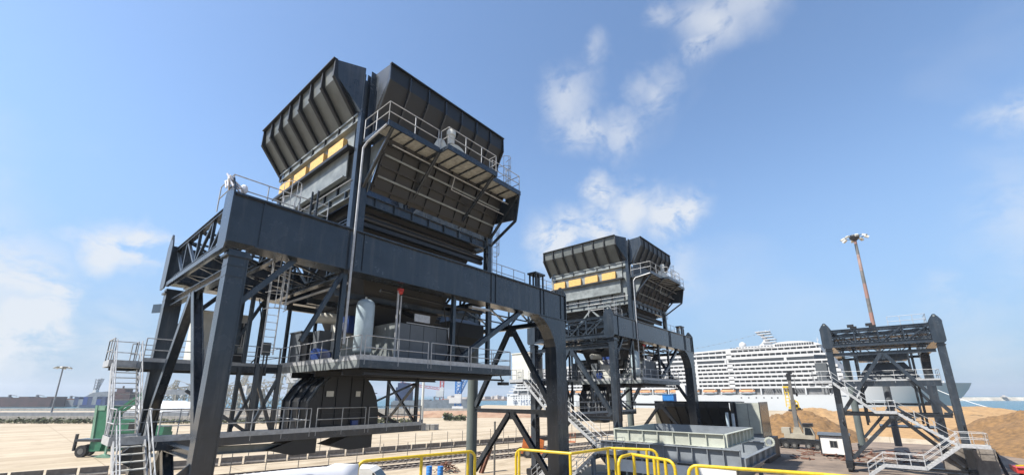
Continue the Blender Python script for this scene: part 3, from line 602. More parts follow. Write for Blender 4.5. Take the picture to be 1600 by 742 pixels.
    for x0, x1, tip in ((4.95, 6.1, 3.95), (7.7, 9.1, 6.7)):
        recalc(MB().xz([(tip, 5.42), (x0+.1, 5.12), (x1, 5.14), (x1, 5.8), (x0+.1, 5.8)], 4.15, 5.4).build('discharge_spout', 'steel_dark', root))
    MB().hbeam((1.0, 4.6, 5.6), (5.0, 4.6, 5.5), .4, .3).build('support_beam', 'steel_light', root)
    MB().beam((15.0, .2, 8.95), (15.15, .2, 8.6), .06).box(14.9, 15.5, -.05, .35, 8.4, 8.58).build('floodlight', 'steel_dark', root)

def stairs(root, rear=True):
    staircase(root, -1.2, -.3, 9.7, 9.3, 6.5, 6.2)
    staircase(root, -1.2, -.3, 4.9, 6.2, 1.1, 3.4)
    staircase(root, -2.2, -1.3, 1.1, 3.4, 3.7, 1.2)
    staircase(root, -2.2, -1.3, 6.7, 1.2, 8.0, .15)
    for (x0, x1, y0, y1, z, pts) in ((-1.3, -.2, 9.7, 11.4, 9.3, [[(-1.28, 9.7), (-1.28, 11.38), (-.25, 11.38), (-.25, 10.9)]]),
                                (-1.3, -.2, 4.9, 6.5, 6.2, [[(-1.28, 4.9), (-1.28, 6.5)], [(-.25, 4.9), (-.25, 5.4)]]),
                                (-2.3, -.2, -.8, 1.1, 3.4, [[(-1.25, 1.1), (-1.3, 1.1)], [(-2.28, 1.1), (-2.28, -.78), (-.22, -.78), (-.22, 1.1)]]),
                                (-2.3, -1.2, 3.7, 6.7, 1.2, [[(-2.28, 3.7), (-2.28, 6.7)], [(-1.22, 3.7), (-1.22, 6.7)]])):
        f = MB().box(x0, x1, y0, y1, z-.06, z).build('landing', 'galv_floor', root)
        MB().box(x0-.03, x1+.03, y0-.03, y0, z-.2, z+.1).box(x0-.03, x1+.03, y1, y1+.03, z-.2, z+.1).box(x0-.03, x0, y0, y1, z-.2, z+.1).build('edge_beam', 'galv', f)
        r = MB()
        for p in pts: railing(r, [(a, b, z) for a, b in p], gap=.95)
        r.build('railing', 'galv', f)
        MB().hbeam((x0+.1, (y0+y1)/2, z-.25), (.2, (y0+y1)/2, z-.25), .15, .2).build('bracket', 'steel', f)

M['steel_flare'] = mat('flare_panel_paint', (.10, .11, .105), .45, .15, .8, streak=.4)  # paler copy of the frame paint, light bounced off the ground coloured in
M['steel_round'] = mat('column_paint', (.12, .145, .14), .45, .1, .6)
m1 = thing('port_hopper', 'largest dark gantry hopper, nearest the camera, its left legs by the green machine', 'port hopper', (4.11, 17.01, 0), 0, 'dark steel gantry hoppers on the quay')
gantry(m1); hopper_top(m1); girder_top(m1); machinery(m1); stairs(m1)
m2 = copy_tree(m1); m2.location = (34.89, 17.54, 0)
m2['label'] = 'second complete gantry hopper, smaller in view, standing in front of the cruise ship stern'
for o in kids(m2):
    if o.name.startswith('cabin'): o.location = (-2.0, 0, 0)
m3 = thing('port_hopper', 'unfinished gantry frame without hopper, with zigzag stairs, by the sand heaps', 'port hopper', (59.81, -5.89, 0), 0, 'dark steel gantry hoppers on the quay')
gantry(m3); stairs(m3)
def frame_extras(root):
    fl = MB().box(.9, 4.2, 1.0, 11.3, 9.15, 9.3).box(-.2, .9, 9.6, 11.3, 9.15, 9.3).build('platform_floor', 'steel_dark', root)
    MB().box(.85, .9, 1.0, 9.6, 8.75, 9.32).build('edge_beam', 'steel', fl); MB().box(.82, .85, 1.0, 9.6, 9.32, 9.48).build('toe_board', 'galv', fl)
    r = railing(MB(), [(.85, 9.6, 9.3), (.85, 1.0, 9.3), (4.2, 1.0, 9.3)], gap=1.7, drop=.2); r.build('railing', 'galv', fl)
    for x in (3.6, 8.0): truss(MB(), x, .95, 9.05, 13.33, 14.6, 5, w=.12).build('truss', 'steel', root)
    MB().box(1.0, 3.4, 1.0, 9.0, 14.05, 14.1).build('walkway_floor', 'steel', root); railing(MB(), [(1.0, 4.0, 15.0), (1.0, 1.0, 15.0), (3.2, 1.0, 15.0)], gap=1.0).build('railing', 'galv', root)
    MB().hbeam((.3, .95, 14.15), (.3, 9.05, 14.15), .16, .16).build('chord', 'steel', root)
    MB().frust((3.0, 8.0, 2.2, 7.6, 9.5), (4.0, 7.0, 3.3, 6.4, 11.4)).build('inlet_hood', 'panel_grey', root)
    MB().box(3.2, 6.0, 3.0, 7.2, 11.6, 12.3).build('upper_box', 'steel', root)
    MB().box(1.5, 3.4, 10.1, 11.2, 9.3, 11.5).build('switch_cabinet', 'panel_grey', root)
    MB().tube((10.2, 5.2, 9.2), (10.2, 5.2, 2.0), .35, 14).build('downpipe', 'panel_grey', root, smooth=True)
    for y, s in ((7.2, 1), (5.6, 1), (7.0, 0), (5.3, 0)):
        x = .2 if s else 2.1; z = 15.2
        MB().box(x-.05, x+.3, y-.3, y+.3, z, z+.3).box(x+.1, x+.16, y-.04, y+.04, z-.3, z).build('floodlight', 'steel_dark', root)
    MB().hbeam((.44, .5, .75), (.44, 9.6, .75), .3, .36).build('base_beam', 'steel', root)
    q = MB().box(4.0, 4.2, 1.5, 9, 5.9, 6.05).box(4, 8, 1.5, 6.5, 4.4, 4.55); railing(q, [(4, 2.5, 4.55), (4, 6.5, 4.55)], gap=1.2)
    q.build('inner_floor', 'steel', root)
    for x in (5.5, 12.0):
        for y in (2.5, 7.5): MB().hbeam((x, y, 4.5), (x, y, 13.3), .22, .22, up=(0, 1, 0)).build('hanger', 'steel', root)
    MB().box(5, 14, .95, 9.0, 13.4, 13.6).build('deck_plate', 'steel', root) if False else None
frame_extras(m3)
sl = MB().ball((.45, .75, 15.75), .14, 8, 6, 1.4)
for k in range(9):
    a = k*.7; sl.path([(.0, .46, 15.85), (-.1-.25*random.random(), .3+.5*random.random(), 15.8+.25*random.random()), (.1+.3*cos(a), .46+.3*sin(a), 15.5)], .035, 5)
so = sl.build('rope_sling', 'cloth'); so.location = (4.11, 17.01, -.1)
tag(so, 'bundle of white rope slings on the left end of the nearest girder', 'rope sling')

# ---------------------------------------------------------------- helpers for far things (d metres ahead, r metres to the right)
HX, HY = cos(HEAD), sin(HEAD)
def F(px, d): r = (px-800)/675*d; return HX*d+HY*r, HY*d-HX*r
def FZ(y, d): return 7.8-(y-617.5)*d/675
RZ = HEAD-pi/2                    # rotation that lays a thing's own x axis across the line of sight

# ---------------------------------------------------------------- cruise ship
def ship():
    SX, CX = 290., 306.
    s = thing('cruise_ship', 'huge white cruise ship moored along the quay behind the hoppers', 'cruise ship', (SX, 110, -2.5))
    def put(mb, name, m, par=s, **k):
        mb.v = [(x-SX, y-110, z+2.5) for x, y, z in mb.v]; return mb.build(name, m, par, **k)
    st = [(258, .45, .60, 8.6), (255.5, .80, .85, 8.6), (250, .95, .96, 8.4), (235, 1, 1, 8.3), (20, 1, 1, 8.3), (12, .99, .93, 14.5), (4, .95, .80, 14.4), (-6, .86, .58, 14.2), (-16, .68, .33, 14.0), (-25, .44, .12, 13.9), (-31, .22, .02, 13.8), (-35, .02, .0, 13.8)]
    mb = MB(); nz_ = 7; rows = []
    for y, top, wl, zt in st:
        row = []
        for sgn in (-1, 1):
            for k in range(nz_):
                t = k/(nz_-1); z = -3.4+(zt+3.4)*t
                hb = 16*(wl+(top-wl)*t**1.5); yy = y + (0 if y > 0 else (1-t)**1.3*(-y)*.42)
                row.append((CX+sgn*hb, yy, z))
        rows.append(row)
    for r in rows: mb.v += r
    n = nz_*2
    for i in range(len(rows)-1):
        for k in range(nz_-1):
            a = i*n+k; mb.f.append((a, a+1, a+n+1, a+n)); a += nz_; mb.f.append((a, a+n, a+n+1, a+1))
        a, b = i*n+nz_-1, i*n+2*nz_-1; mb.f.append((a, b, b+n, a+n))
    mb.f.append(tuple(range(nz_))+tuple(range(2*nz_-1, nz_-1, -1)))
    hull = recalc(put(mb, 'hull', 'ship', smooth=True))
    put(MB().box(SX-.06, SX+.2, 14, 250, 7.9, 8.15), 'rubbing_strake', 'ship', hull)
    # decks: white slabs, recessed dark cabins behind balcony fronts
    D = [(12.2, 18, 246), (14.65, 15, 244), (17.1, 13.5, 243), (19.55, 14, 241), (22.0, 15, 236), (24.45, 16.5, 230), (26.9, 18, 222), (29.6, 19.5, 140), (32.5, 21, 120), (35.2, 23, 66)]
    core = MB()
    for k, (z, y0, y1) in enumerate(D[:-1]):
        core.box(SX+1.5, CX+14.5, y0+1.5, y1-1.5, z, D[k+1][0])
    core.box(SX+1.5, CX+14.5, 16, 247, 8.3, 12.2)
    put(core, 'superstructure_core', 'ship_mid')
    for k, (z, y0, y1) in enumerate(D):
        th = .55
        sl = MB().box(SX, CX+16, y0, y1, z-th/2, z+th/2)
        sl.xy([(SX, y0), (CX-9, y0-3.5), (CX+9, y0-3.5), (CX+16, y0)], z-th/2, z+th/2)
        deck = recalc(put(sl, 'deck', 'ship'))
        if k == len(D)-1: break
        h = D[k+1][0]-z; b = MB(); w = MB()
        if k in (6,):       # long dark glazed band
            put(MB().box(SX+.25, SX+1.4, y0+1.2, y1-1, z+.5, z+h-.4), 'window_band', 'ship_dark', deck)
            for y in (38, 69, 70, 88, 130, 175): b.box(SX+.05, SX+.4, y, y+1.3, z, z+h)
            b.box(SX+.1, SX+.5, y0, y1, z+.2, z+.7)
        elif k in (7, 8):
            for j in range(int((67-y0)/3.1)):
                y = y0+2+j*3.1; b.box(SX+.02, SX+1.3, y-.17, y+.17, z, z+h); w.box(SX+1.3, SX+1.46, y+.4, y+2.3, z+.6, z+h-.35)
            b.box(SX+.05, SX+.2, y0, 68, z+.2, z+1.25); b.box(SX, SX+1.5, 67, 70, z, z+h)
            w.box(SX+.6, SX+1.4, 70, y1-1, z+.8, z+h-.6); b.box(SX+.1, SX+.5, 70, y1, z+.2, z+.9)
            for j in range(int((y1-72)/4)): b.box(SX+.3, SX+.55, 72+j*4, 72.35+j*4, z, z+h)
        else:
            n = int((y1-y0-3)/3.15)
            for j in range(n):
                y = y0+2+j*3.15
                if 67 < y < 69.5: b.box(SX, SX+1.5, 67, 70, z, z+h)
                b.box(SX+.02, SX+1.5, y-.17, y+.17, z, z+h)
                w.box(SX+1.36, SX+1.48, y+.5, y+2.3, z+.3, z+h-.4)
            b.box(SX+.05, SX+.15, y0, y1, z+.2, z+.95); b.box(SX-.04, SX+.2, 88, 89.4, z, z+h)
            b.box(SX+.05, SX+1.5, y0, y0+2.5, z, z+h)
        put(b, 'balcony_row', 'ship', deck, kind='stuff')
        if w.v: put(w, 'window_row', 'ship_dark', deck, kind='stuff')
        fr = MB()
        fr.xy([(SX+1, y0+1), (CX-9, y0-2.3), (CX+9, y0-2.3), (CX+15, y0+1)], z, z+h); recalc(put(fr, 'front_screen', 'ship', deck))
        put(MB().box(CX-8, CX+8, y0-2.5, y0-2.3, z+.9, z+h-.8), 'window_band', 'ship_dark', deck)
    # boat deck openings
    b = MB()
    for y in range(20, 250, 11): b.box(SX-.1, SX+1.5, y, y+.7, 8.3, 12.2)
    put(b, 'davit_frame', 'ship')
    b = MB()
    for y0, y1 in ((31.5, 38), (39.5, 46), (47, 51.5)):
        for j in range(5): b.beam((SX+.2, y0+(y1-y0)*j/5, 8.6), (SX+.2, y0+(y1-y0)*(j+1)/5, 11.6), .3, .5)
        b.box(SX+.1, SX+.5, y0, y1, 8.4, 8.8).box(SX+.1, SX+.5, y0, y1, 11.4, 11.9)
    for j in range(3): b.box(SX-.1, SX+.1, 20+j*1.5, 21+j*1.5, 9, 11.8)
    for y in (24, 28, 33): b.box(SX-.1, SX+.1, y-6, y-4, 12.8, 13.3)
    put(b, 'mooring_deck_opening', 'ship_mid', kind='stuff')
    b = MB()
    for y in (48, 52, 56, 60, 45, 64): b.box(SX-.06, SX+.05, y, y+.7, 6.2, 6.9)
    for z in (3.2, 5.4, 7.2):
        for j in range(14): b.box(SX-.06, SX+.05, 206+j*3, 206.8+j*3, z, z+.75)
    put(b, 'porthole', 'ship_dark', kind='stuff')
    # stern terraces
    b = MB()
    for k in range(6): b.box(SX+1+k*.2, CX+14, 240-k*3, 254.5-k*2.2, 8.4+k*2.45, 9.2+k*2.45)
    put(b, 'stern_terrace', 'ship')
    # top: glazed crown forward, screens, dome, raked mast, radar
    b = MB().yz([(20.5, 35.4), (22, 36.4), (25, 37.5), (30, 38.3), (36, 38.6), (41, 38.3), (44, 37.4), (44, 35.4)], SX+1, CX+14)
    put(b, 'forward_crown', 'ship')
    b = MB()
    for j in range(16): b.box(SX+.9, SX+1.0, 24+j*1.2, 24.9+j*1.2, 35.9, 37.2)
    for j in range(14): b.box(SX+.2, SX+.5, 44+j*1.7, 45+j*1.7, 35.6, 36.6)
    put(b, 'screen_row', 'ship_dark', kind='stuff')
    put(MB().box(SX, SX+.2, 44, 68, 35.2, 36.1).box(SX+2, CX+10, 44, 64, 35.4, 37.2).yz([(64, 35.3), (110, 33.4), (140, 31), (205, 27.6), (240, 24), (240, 26.0), (205, 29.9), (140, 32.6), (110, 34.6), (64, 36.3)], SX+.1, SX+.3), 'upper_bulwark', 'ship')
    m = MB().yz([(43, 37), (55.5, 37), (52, 39.5), (50.5, 41.5), (52.2, 45.0), (54.3, 46.2), (53.2, 46.8), (50.4, 44.8), (48.2, 41.5), (46, 39)], CX-2, CX+2)
    for z, y0, y1 in ((39.9, 44, 51), (41.6, 43.8, 50), (43.3, 45.2, 51.5), (45.2, 46.0, 53.5), (46.7, 46.5, 54.5)): m.box(CX-3, CX+3, y0, y1, z, z+.35)
    for y in (46.5, 49, 53): m.tube((CX, y, 45.5), (CX, y, 48.2), .12, 5)
    recalc(put(m, 'radar_mast', 'ship'))
    put(MB().ball((CX-8, 61.5, 38.6), 2.1, 16, 10).box(CX-9, CX-7, 60.5, 62.5, 35, 37), 'radome', 'ship', smooth=True)
    put(MB().tube((CX-6, 22.6, 37), (CX-6, 22.6, 40.5), .14, 5).box(CX-6.1, CX-5.9, 21.8, 23.4, 39, 39.2), 'signal_mast', 'ship')
    b = MB(); pts = [(CX, 52+50*t, 46.4-7.8*t-6*t*(1-t)*.6) for t in [i/14 for i in range(15)]]
    b.path(pts, .05, 4)
    for i, p in enumerate(pts[1:]): b.ball(p, .32, 6, 4)
    put(b, 'dressing_line', 'far_grey', kind='stuff')
    put(MB().tube((CX, -28, 13.8), (CX, -28.6, 18.2), .16, 5).box(CX-8, CX+8, -25, -24.6, 13.8, 14.9), 'bow_mast', 'ship')
    # name on the hull side near the stern, with its round compass badge
    cu = bpy.data.curves.new('ship_name', 'FONT'); cu.body = 'MSC'; cu.size = 6.4; cu.extrude = .03; cu.space_character = 1.15
    t = bpy.data.objects.new('tmp', cu); C.objects.link(t)
    dg = bpy.context.evaluated_depsgraph_get(); me = bpy.data.meshes.new_from_object(t.evaluated_get(dg)); bpy.data.objects.remove(t)
    me.materials.clear(); me.materials.append(M['letter']); o = bpy.data.objects.new('lettering', me); C.objects.link(o); o.parent = s
    o.rotation_euler = (pi/2, 0, -pi/2); o.location = (-.12, 237.5-110, .1+2.5)
    b = MB()
    for r in (2.1, 1.5):
        for i in range(24):
            a, c = 2*pi*i/24, 2*pi*(i+1)/24; b.beam((SX-.08, 243.4+r*cos(a), 2+r*sin(a)), (SX-.08, 243.4+r*cos(c), 2+r*sin(c)), .12)
    for i in range(8): a = i*pi/4; b.beam((SX-.08, 243.4, 2), (SX-.08, 243.4+(2.6 if i % 2 == 0 else 1.6)*cos(a), 2+(2.6 if i % 2 == 0 else 1.6)*sin(a)), .22)
    put(b, 'badge', 'letter')
    return s
cs = ship()
def lifeboat(y):
    t = thing('lifeboat', 'orange and white lifeboat hanging in its recess along the cruise ship side', 'lifeboat', (290.1, y, 8.7), 0, 'lifeboats along the cruise ship side')
    a = MB(); ys = (-4.3, -3.6, -1.5, 1.5, 3.6, 4.3); w0 = (.1, .7, 1.1, 1.1, .7, .1)
    def loft(zs, ws):
        mb = MB(); n = len(ys)
        for i, yy in enumerate(ys):
            for sg in (-1, 1):
                for z, k in zip(zs, ws): mb.v.append((sg*w0[i]*k, yy*(1 if k > .5 else .93), z))
        m = len(zs)
        for i in range(n-1):
            for sg in range(2):
                for k in range(m-1): a_ = i*2*m+sg*m+k; mb.f.append((a_, a_+1, a_+2*m+1, a_+2*m))
            a_ = i*2*m; mb.f.append((a_+m-1, a_+2*m-1, a_+4*m-1, a_+3*m-1)); mb.f.append((a_, a_+m, a_+3*m, a_+2*m))
        return mb
    recalc(loft((0, .5, 1.3), (.35, .9, 1.05)).build('hull', 'ship', t)); recalc(loft((1.3, 2.1, 2.6), (1.05, .95, .5)).build('canopy', 'orange', t))
    MB().box(-1.15, -1.08, -3.2, 3.2, 1.15, 1.35).build('fender', 'orange_m', t); MB().box(-.9, .2, -3.6, -3.3, 2.4, 3.5).box(-.9, .2, 3.3, 3.6, 2.4, 3.5).build('falls', 'ship', t)
    return t
lb = lifeboat(60.8)
for i in range(1, 14): c = copy_tree(lb); c.location.y = 60.8+10.62*i

# ---------------------------------------------------------------- shore in the distance
def shore():
    b = MB()
    p = [F(690, 930), F(1250, 930), F(1250, 1100), F(690, 1100)]
    b.xy(p, -3, .3).build('far_shore', 'earth', kind='structure')
    q = MB()
    for i in range(70):
        x, y = F(random.uniform(700, 1000), random.uniform(940, 1000)); h = random.uniform(3, 7.5); w = random.uniform(4, 9)
        q.box(x-w, x+w, y-w*.7, y+w*.7, .3, .3+h)
        if random.random() < .5: q.box(x-w*.3, x+w*.2, y-w*.2, y+w*.2, .3+h, 1.5+h)
    tag(q.build('town', 'town'), kind='stuff')
    pts = [F(1470, 900), F(1560, 905), F(1800, 900), F(2400, 800)]; q = MB()
    for a, c in zip(pts, pts[1:]):
        q.prism([(-9, -3), (9, -3), (4, 4.6), (-4, 4.6)], lambda s_, z, t: (a[0]+(c[0]-a[0])*t+HX*s_, a[1]+(c[1]-a[1])*t+HY*s_, z), 0, 1)
    bw = recalc(q.build('breakwater', mat('pale_breakwater', (.58, .53, .44), .95, .2, .05))); tag(bw, 'long low pale breakwater beyond the ship bow', 'breakwater')
    q = MB(); x, y = F(1568, 900); q.box(x-9, x+9, y-4, y+4, 4.6, 6.6).box(x-3, x+3, y-2, y+2, 6.6, 8.6); tag(q.build('harbour_hut', 'town'), 'tiny building on the far breakwater', 'building')
shore()
def heap(name, cx, cy, rx, ry, h, m, label, seed=0, n=56, rz=0, skew=0, z0=0, sharp=1.0, top=None):
    mb = MB(); 
    for j in range(n+1):
        for i in range(n+1):
            u, v = i/n*2-1, j/n*2-1; r = sqrt(u*u+v*v)
            a = max(0, 1-r)**sharp; k = a*a*(3-2*a) if sharp >= 1 else a
            nn = noise.fractal((u*2+seed, v*2, seed*.7), 1, 2, 6)*.28+noise.noise((u*7+seed, v*7, 0))*.16+noise.noise((u*16, v*16+seed, 0))*.09+noise.noise((u*34, v*34+seed, 0))*.05
            z = h*max(0, k*(1+nn)) if top is None else min(h*max(0, k*(1+nn)), top*(1+nn*.35))
            x, y = u*rx+skew*z, v*ry; mb.v.append((x*cos(rz)-y*sin(rz), x*sin(rz)+y*cos(rz), z-.03+(.25*k*nn)))
    for j in range(n):
        for i in range(n): a = j*(n+1)+i; mb.f.append((a, a+1, a+n+2, a+n+1))
    o = mb.build(name, m, smooth=True); o.location = (cx, cy, z0)
    return tag(o, label, 'sand pile')
heap('sand_heap', 104, 13.5, 15, 10.5, 5.0, 'sandD', 'brown gravelly heap behind the white crane and the site hut', 3, sharp=.8, top=4.5)
heap('sand_heap', 185, -12, 75, 40, 5.2, 'sandL', 'wide pale orange sand bank between the unfinished gantry and the ship', 8, n=90, sharp=.8, top=4.3)
heap('sand_heap', 160, 16, 26, 14, 4.6, 'sandL', 'pale sand heap with the yellow loader on top', 13, sharp=.9, top=4.0)
heap('sand_heap', 112, -25, 34, 19, 6.5, 'sandD', 'big dark brown heap right of the unfinished gantry', 21, n=90, sharp=.8, top=5.3)
heap('sand_heap', 150, -34, 40, 16, 5.0, 'sandL', 'pale sand ridge behind the big dark heap, near the water', 33, n=70, top=3.6)
heap('earth_bank', *F(760, 172), 48, 13, 3.2, 'earth', 'rough red brown earth bank across the far edge of the yard', 5, n=90, rz=RZ, sharp=.7, top=2.0)
def scrub(name, c, L, w, h, n, label=None, cat=None, kind=None, rz=RZ, m='scrub'):
    mb = MB()
    for i in range(n):
        x = random.uniform(-L/2, L/2); y = random.uniform(-w/2, w/2); hh = h*random.uniform(.3, 1)*(.5+.5*abs(noise.noise((x*.15, 1, 3))))*1.4; s_ = .35*hh+.12
        for k in range(3):
            a = random.uniform(0, 6.28); b_ = random.uniform(0, hh)
            mb.add([(x+s_*cos(a), y+s_*sin(a), b_), (x-s_*sin(a), y+s_*cos(a), b_+s_*.5), (x-s_*cos(a)*.5, y, b_+s_)], [(0, 1, 2)])
    o = mb.build(name, m); o.location = (c[0], c[1], 0); o.rotation_euler.z = rz; return tag(o, label, cat, kind=kind)
scrub('scrub', F(200, 128), 170, 5, 1.3, 3000, kind='stuff')
scrub('shrub', F(712, 140), 7, 2, 2.2, 160, 'green shrubs growing at the foot of the earth bank', 'shrubs', kind='stuff')
# low walls and service road at the far edge of the yard
def strip(name, px0, px1, d, z0, z1, t, m, label, cat, y0=0):
    a, b = F(px0, d), F(px1, d); mb = MB()
    L_ = math.dist(a, b); n = max(1, int(L_/6))
    root = thing(name, label, cat, (a[0], a[1], 0), RZ)
    me = None
    for i in range(n):
        if me is None: o = MB().box(.03, L_/n-.03, -t/2, t/2, z0, z1).build('panel', m, root); me = o.data
        else: o = bpy.data.objects.new('panel', me); C.objects.link(o); o.parent = root
        o.location.x = i*L_/n
    return root
strip('concrete_wall', -60, 480, 137, 0, 1.6, .5, 'conc', 'low pale concrete wall along the far left edge of the yard', 'wall')
strip('concrete_wall', 300, 650, 150, 1.2, 3.0, .6, 'conc', 'raised grey concrete wall seen between the legs of the nearest hopper', 'wall')
strip('conveyor_gallery', -60, 735, 158, 2.6, 3.3, 1.6, 'conc', 'long pale elevated conveyor running behind the yard wall', 'conveyor')
strip('pipe_rack', -60, 300, 146, .3, 2.4, .8, 'far_grey', 'dark grey pipe rack behind the low wall on the left', 'pipe rack')
strip('conveyor_gallery', 225, 312, 240, FZ(616, 240), FZ(609, 240), 2.5, 'far_grey', 'dark covered conveyor bridge high above the white heaps', 'conveyor')
for i, (px, w, h) in enumerate(((262, 22, 5.0), (290, 16, 4.5))):
    heap('covered_heap', *F(px, 215), w, 10, h+2.6, 'tarp', ('white tarpaulin covered heap left of the near left leg', 'smaller white tarpaulin covered heap beside the red truck')[i], 40+i, n=26, rz=RZ, sharp=.7, top=h)['category'] = 'covered heap'
# bulk ships at the left
def bulk_ship(px0, px1, d, ztop, m1_, m2_, label, bow=0):
    a = F(px0, d); L_ = (px1-px0)/675*d; s = thing('bulk_carrier', label, 'cargo ship', (a[0], a[1], -2.5), RZ)
    MB().xy([(0, 0), (L_-6, 0), (L_+bow, 7), (L_-6, 14), (0, 14)], -1, ztop+2.5).build('hull', m1_, s)
    n = int(L_/13)
    for k in range(n): MB().box(4+k*13, 13+k*13, 2, 12, ztop+2.5, ztop+3.3+1.1*random.random()).build('hatch_cover', m2_, s)
    for k in range(0, n, 2): MB().box(2+k*13, 3+k*13, 6, 8, ztop+2.5, ztop+6).beam((2.5+k*13, 7, ztop+6), (9+k*13, 7, ztop+5), .5).build('deck_crane', 'far_grey', s)
    MB().box(1, L_-8, .2, .5, ztop+2.5, ztop+3.4).build('bulwark', m2_, s)
    return s, L_
bulk_ship(-90, 92, 400, 5.0, 'hull_red', 'hull_red', 'dark red bulk carrier hull at the far left edge of the picture')
s, L_ = bulk_ship(96, 128, 410, 4.0, 'far_grey', 'rust', 'short brown barge between the two dark bulk carriers')
s, L_ = bulk_ship(128, 232, 395, 3.5, 'hull_blue', 'hull_red', 'blue hulled bulk carrier with a pale raised bow behind the green machine')
MB().xz([(-3, 0), (2, 9), (9, 13), (22, 14), (24, 9), (10, 6), (4, 0)], .5, 12).build('raised_bow', 'far_grey', s)
MB().box(26, 42, 2, 12, 6, 13.5).box(28, 36, 3, 11, 13.5, 16.5).box(30, 31, 6, 7, 16.5, 19).build('deckhouse', 'hull_red', s)
for k in range(7):
    c = F(128+k*7, 380); o = MB().box(-1.9, 1.9, -4, 4, 0, random.uniform(4.5, 7.5)).build('container_stack', ('hull_blue', 'far_grey', 'blue')[k % 3]); o.location = (c[0], c[1], 0); o.rotation_euler.z = RZ
    tag(o, 'blue or grey container stack on the far quay before the blue hulled ship', 'containers', 'container stacks on the far quay')
def lattice(mb, p, q, w, n, t=.25):
    p, q = Vector(p), Vector(q); _, _, a, b = mb.frame(p, q); k = [a*w/2+b*w/2, -a*w/2+b*w/2, -a*w/2-b*w/2, a*w/2-b*w/2]
    for i in range(4):
        mb.beam(p+k[i], q+k[i], t)
        for j in range(n):
            u, v = p+(q-p)*(j/n), p+(q-p)*((j+1)/n); mb.beam(u+k[i], v+k[(i+1) % 4], t*.7)
    return mb
def harbour_crane(px, yb, yt, d, m, label, boom, cabm='white', name='harbour_crane'):
    c = F(px, d); z0 = 0 if FZ(yb, d) > -1.5 else -2; H = FZ(yt, d)-z0
    t = thing(name, label, 'harbour crane', (c[0], c[1], z0), RZ)
    lattice(MB(), (0, 0, 3), (0, 0, H), 2.6, 8, .4).build('tower', m, t)
    MB().box(-5, 5, -3.5, 3.5, .3, 1.4).box(-2.5, 2.5, -2, 2, 1.4, 3).build('chassis', cabm, t)
    MB().box(-4, 1.5, -2, 2, H*.28, H*.45).box(-1.6, 1.6, -1.6, 1.6, H*.45, H*.55).build('machine_house', cabm, t)
    lattice(MB(), (0, 0, H*.5), boom, 1.6, 12, .28).build('boom', m, t)
    q = MB().path([(0, 0, H), tuple(boom)], .12, 4); q.path([(0, 0, H), tuple(lerp((0, 0, H*.5), boom, .6))], .12, 4).build('stay_cable', 'far_grey', t)
    for x in (-4, -1.5, 1.5, 4): MB().tube((x, -3, .7), (x, -3.6, .7), .7, 10).build('wheel', 'rubber', t)
    return t
harbour_crane(716, 642, 592, 205, 'blue_br', 'white and blue mobile harbour crane with steep boom, left of the pale green column', (4.5, 0, 17.5))
harbour_crane(690, 628, 582, 330, 'red', 'red and white harbour crane with its boom lowered to the left', (-32, 0, 17))
harbour_crane(148, 622, 592, 420, 'far_grey', 'small grey harbour crane behind the blue hulled ship', (4, 0, 24))
def unloader(px, yt, d, W_, label, m='beige'):
    c = F(px, d); H = FZ(yt, d); t = thing('ship_unloader', label, 'ship unloader', (c[0], c[1], -1), RZ)
    for x in (-W_/2, W_/2):
        for y in (0, 12): lattice(MB(), (x, y, 0), (x*.8, y, H*.7), 1.4, 5, .35).build('leg', m, t)
    g = MB(); lattice(g, (-W_*.95, 6, H*.7), (W_*1.2, 6, H*.85), 2.4, 14, .35); lattice(g, (-W_*.2, 6, H*.7), (-W_*.05, 6, H+2), 1.6, 5, .3); g.build('boom', m, t)
    h = MB().box(-W_*.3, W_*.15, 3, 9, H*.55, H*.78).box(W_*.2, W_*.5, 4, 8, H*.45, H*.6)
    h.build('machine_house', 'white', t)
    q = MB()
    for k in range(110):
        a = (random.uniform(-W_*.8, W_*.9), random.uniform(0, 10), random.uniform(1, H*.9)); b_ = (a[0]+random.uniform(-4, 4), a[1], min(H, max(0, a[2]+random.uniform(-4, 4)))); q.beam(a, b_, .35)
    q.build('pipework', m, t, kind='stuff')
    s_ = MB().path([(-W_*.05, 6, H+2), (W_*1.1, 6, H*.85)], .15, 4).path([(-W_*.05, 6, H+2), (-W_*.9, 6, H*.7)], .15, 4); s_.build('stay_cable', 'far_grey', t)
    return t
unloader(372, 588, 235, 15, 'cream lattice ship unloader just right of the near left leg')
unloader(452, 560, 250, 15, 'cream lattice ship unloader behind the middle of the near hopper')
unloader(262, 596, 250, 11, 'small cream lattice unloader left of the near left leg')
s, L_ = bulk_ship(612, 745, 300, 3.6, 'far_grey', 'far_grey', 'grey bulk ship moored beyond the yard, behind the harbour cranes')
MB().box(2, 12, 2, 12, 6, 16).box(3, 10, 3, 11, 16, 19).box(5, 6, 6, 7, 19, 24).build('deckhouse', 'hull_blue', s)
for px, d, lab in ((702, 150, 'white car by the earth bank at the back of the yard'), (445, 145, 'small white truck near the wall at the back of the yard')):
    c = F(px, d); t = thing('parked_car', lab, 'car', (c[0], c[1], 0), RZ); MB().xz([(-2.1, .35), (2.1, .35), (2.1, .85), (1.3, 1.0), (.7, 1.5), (-1.5, 1.5), (-2.1, 1.0)], -.85, .85).build('body', 'white', t)
    MB().xz([(-1.4, 1.0), (1.15, 1.0), (.65, 1.42), (-1.35, 1.42)], -.87, .87).build('window', 'glass', t)
    for x in (-1.3, 1.35): MB().tube((x, -.9, .33), (x, .9, .33), .33, 12).build('wheel', 'rubber', t)

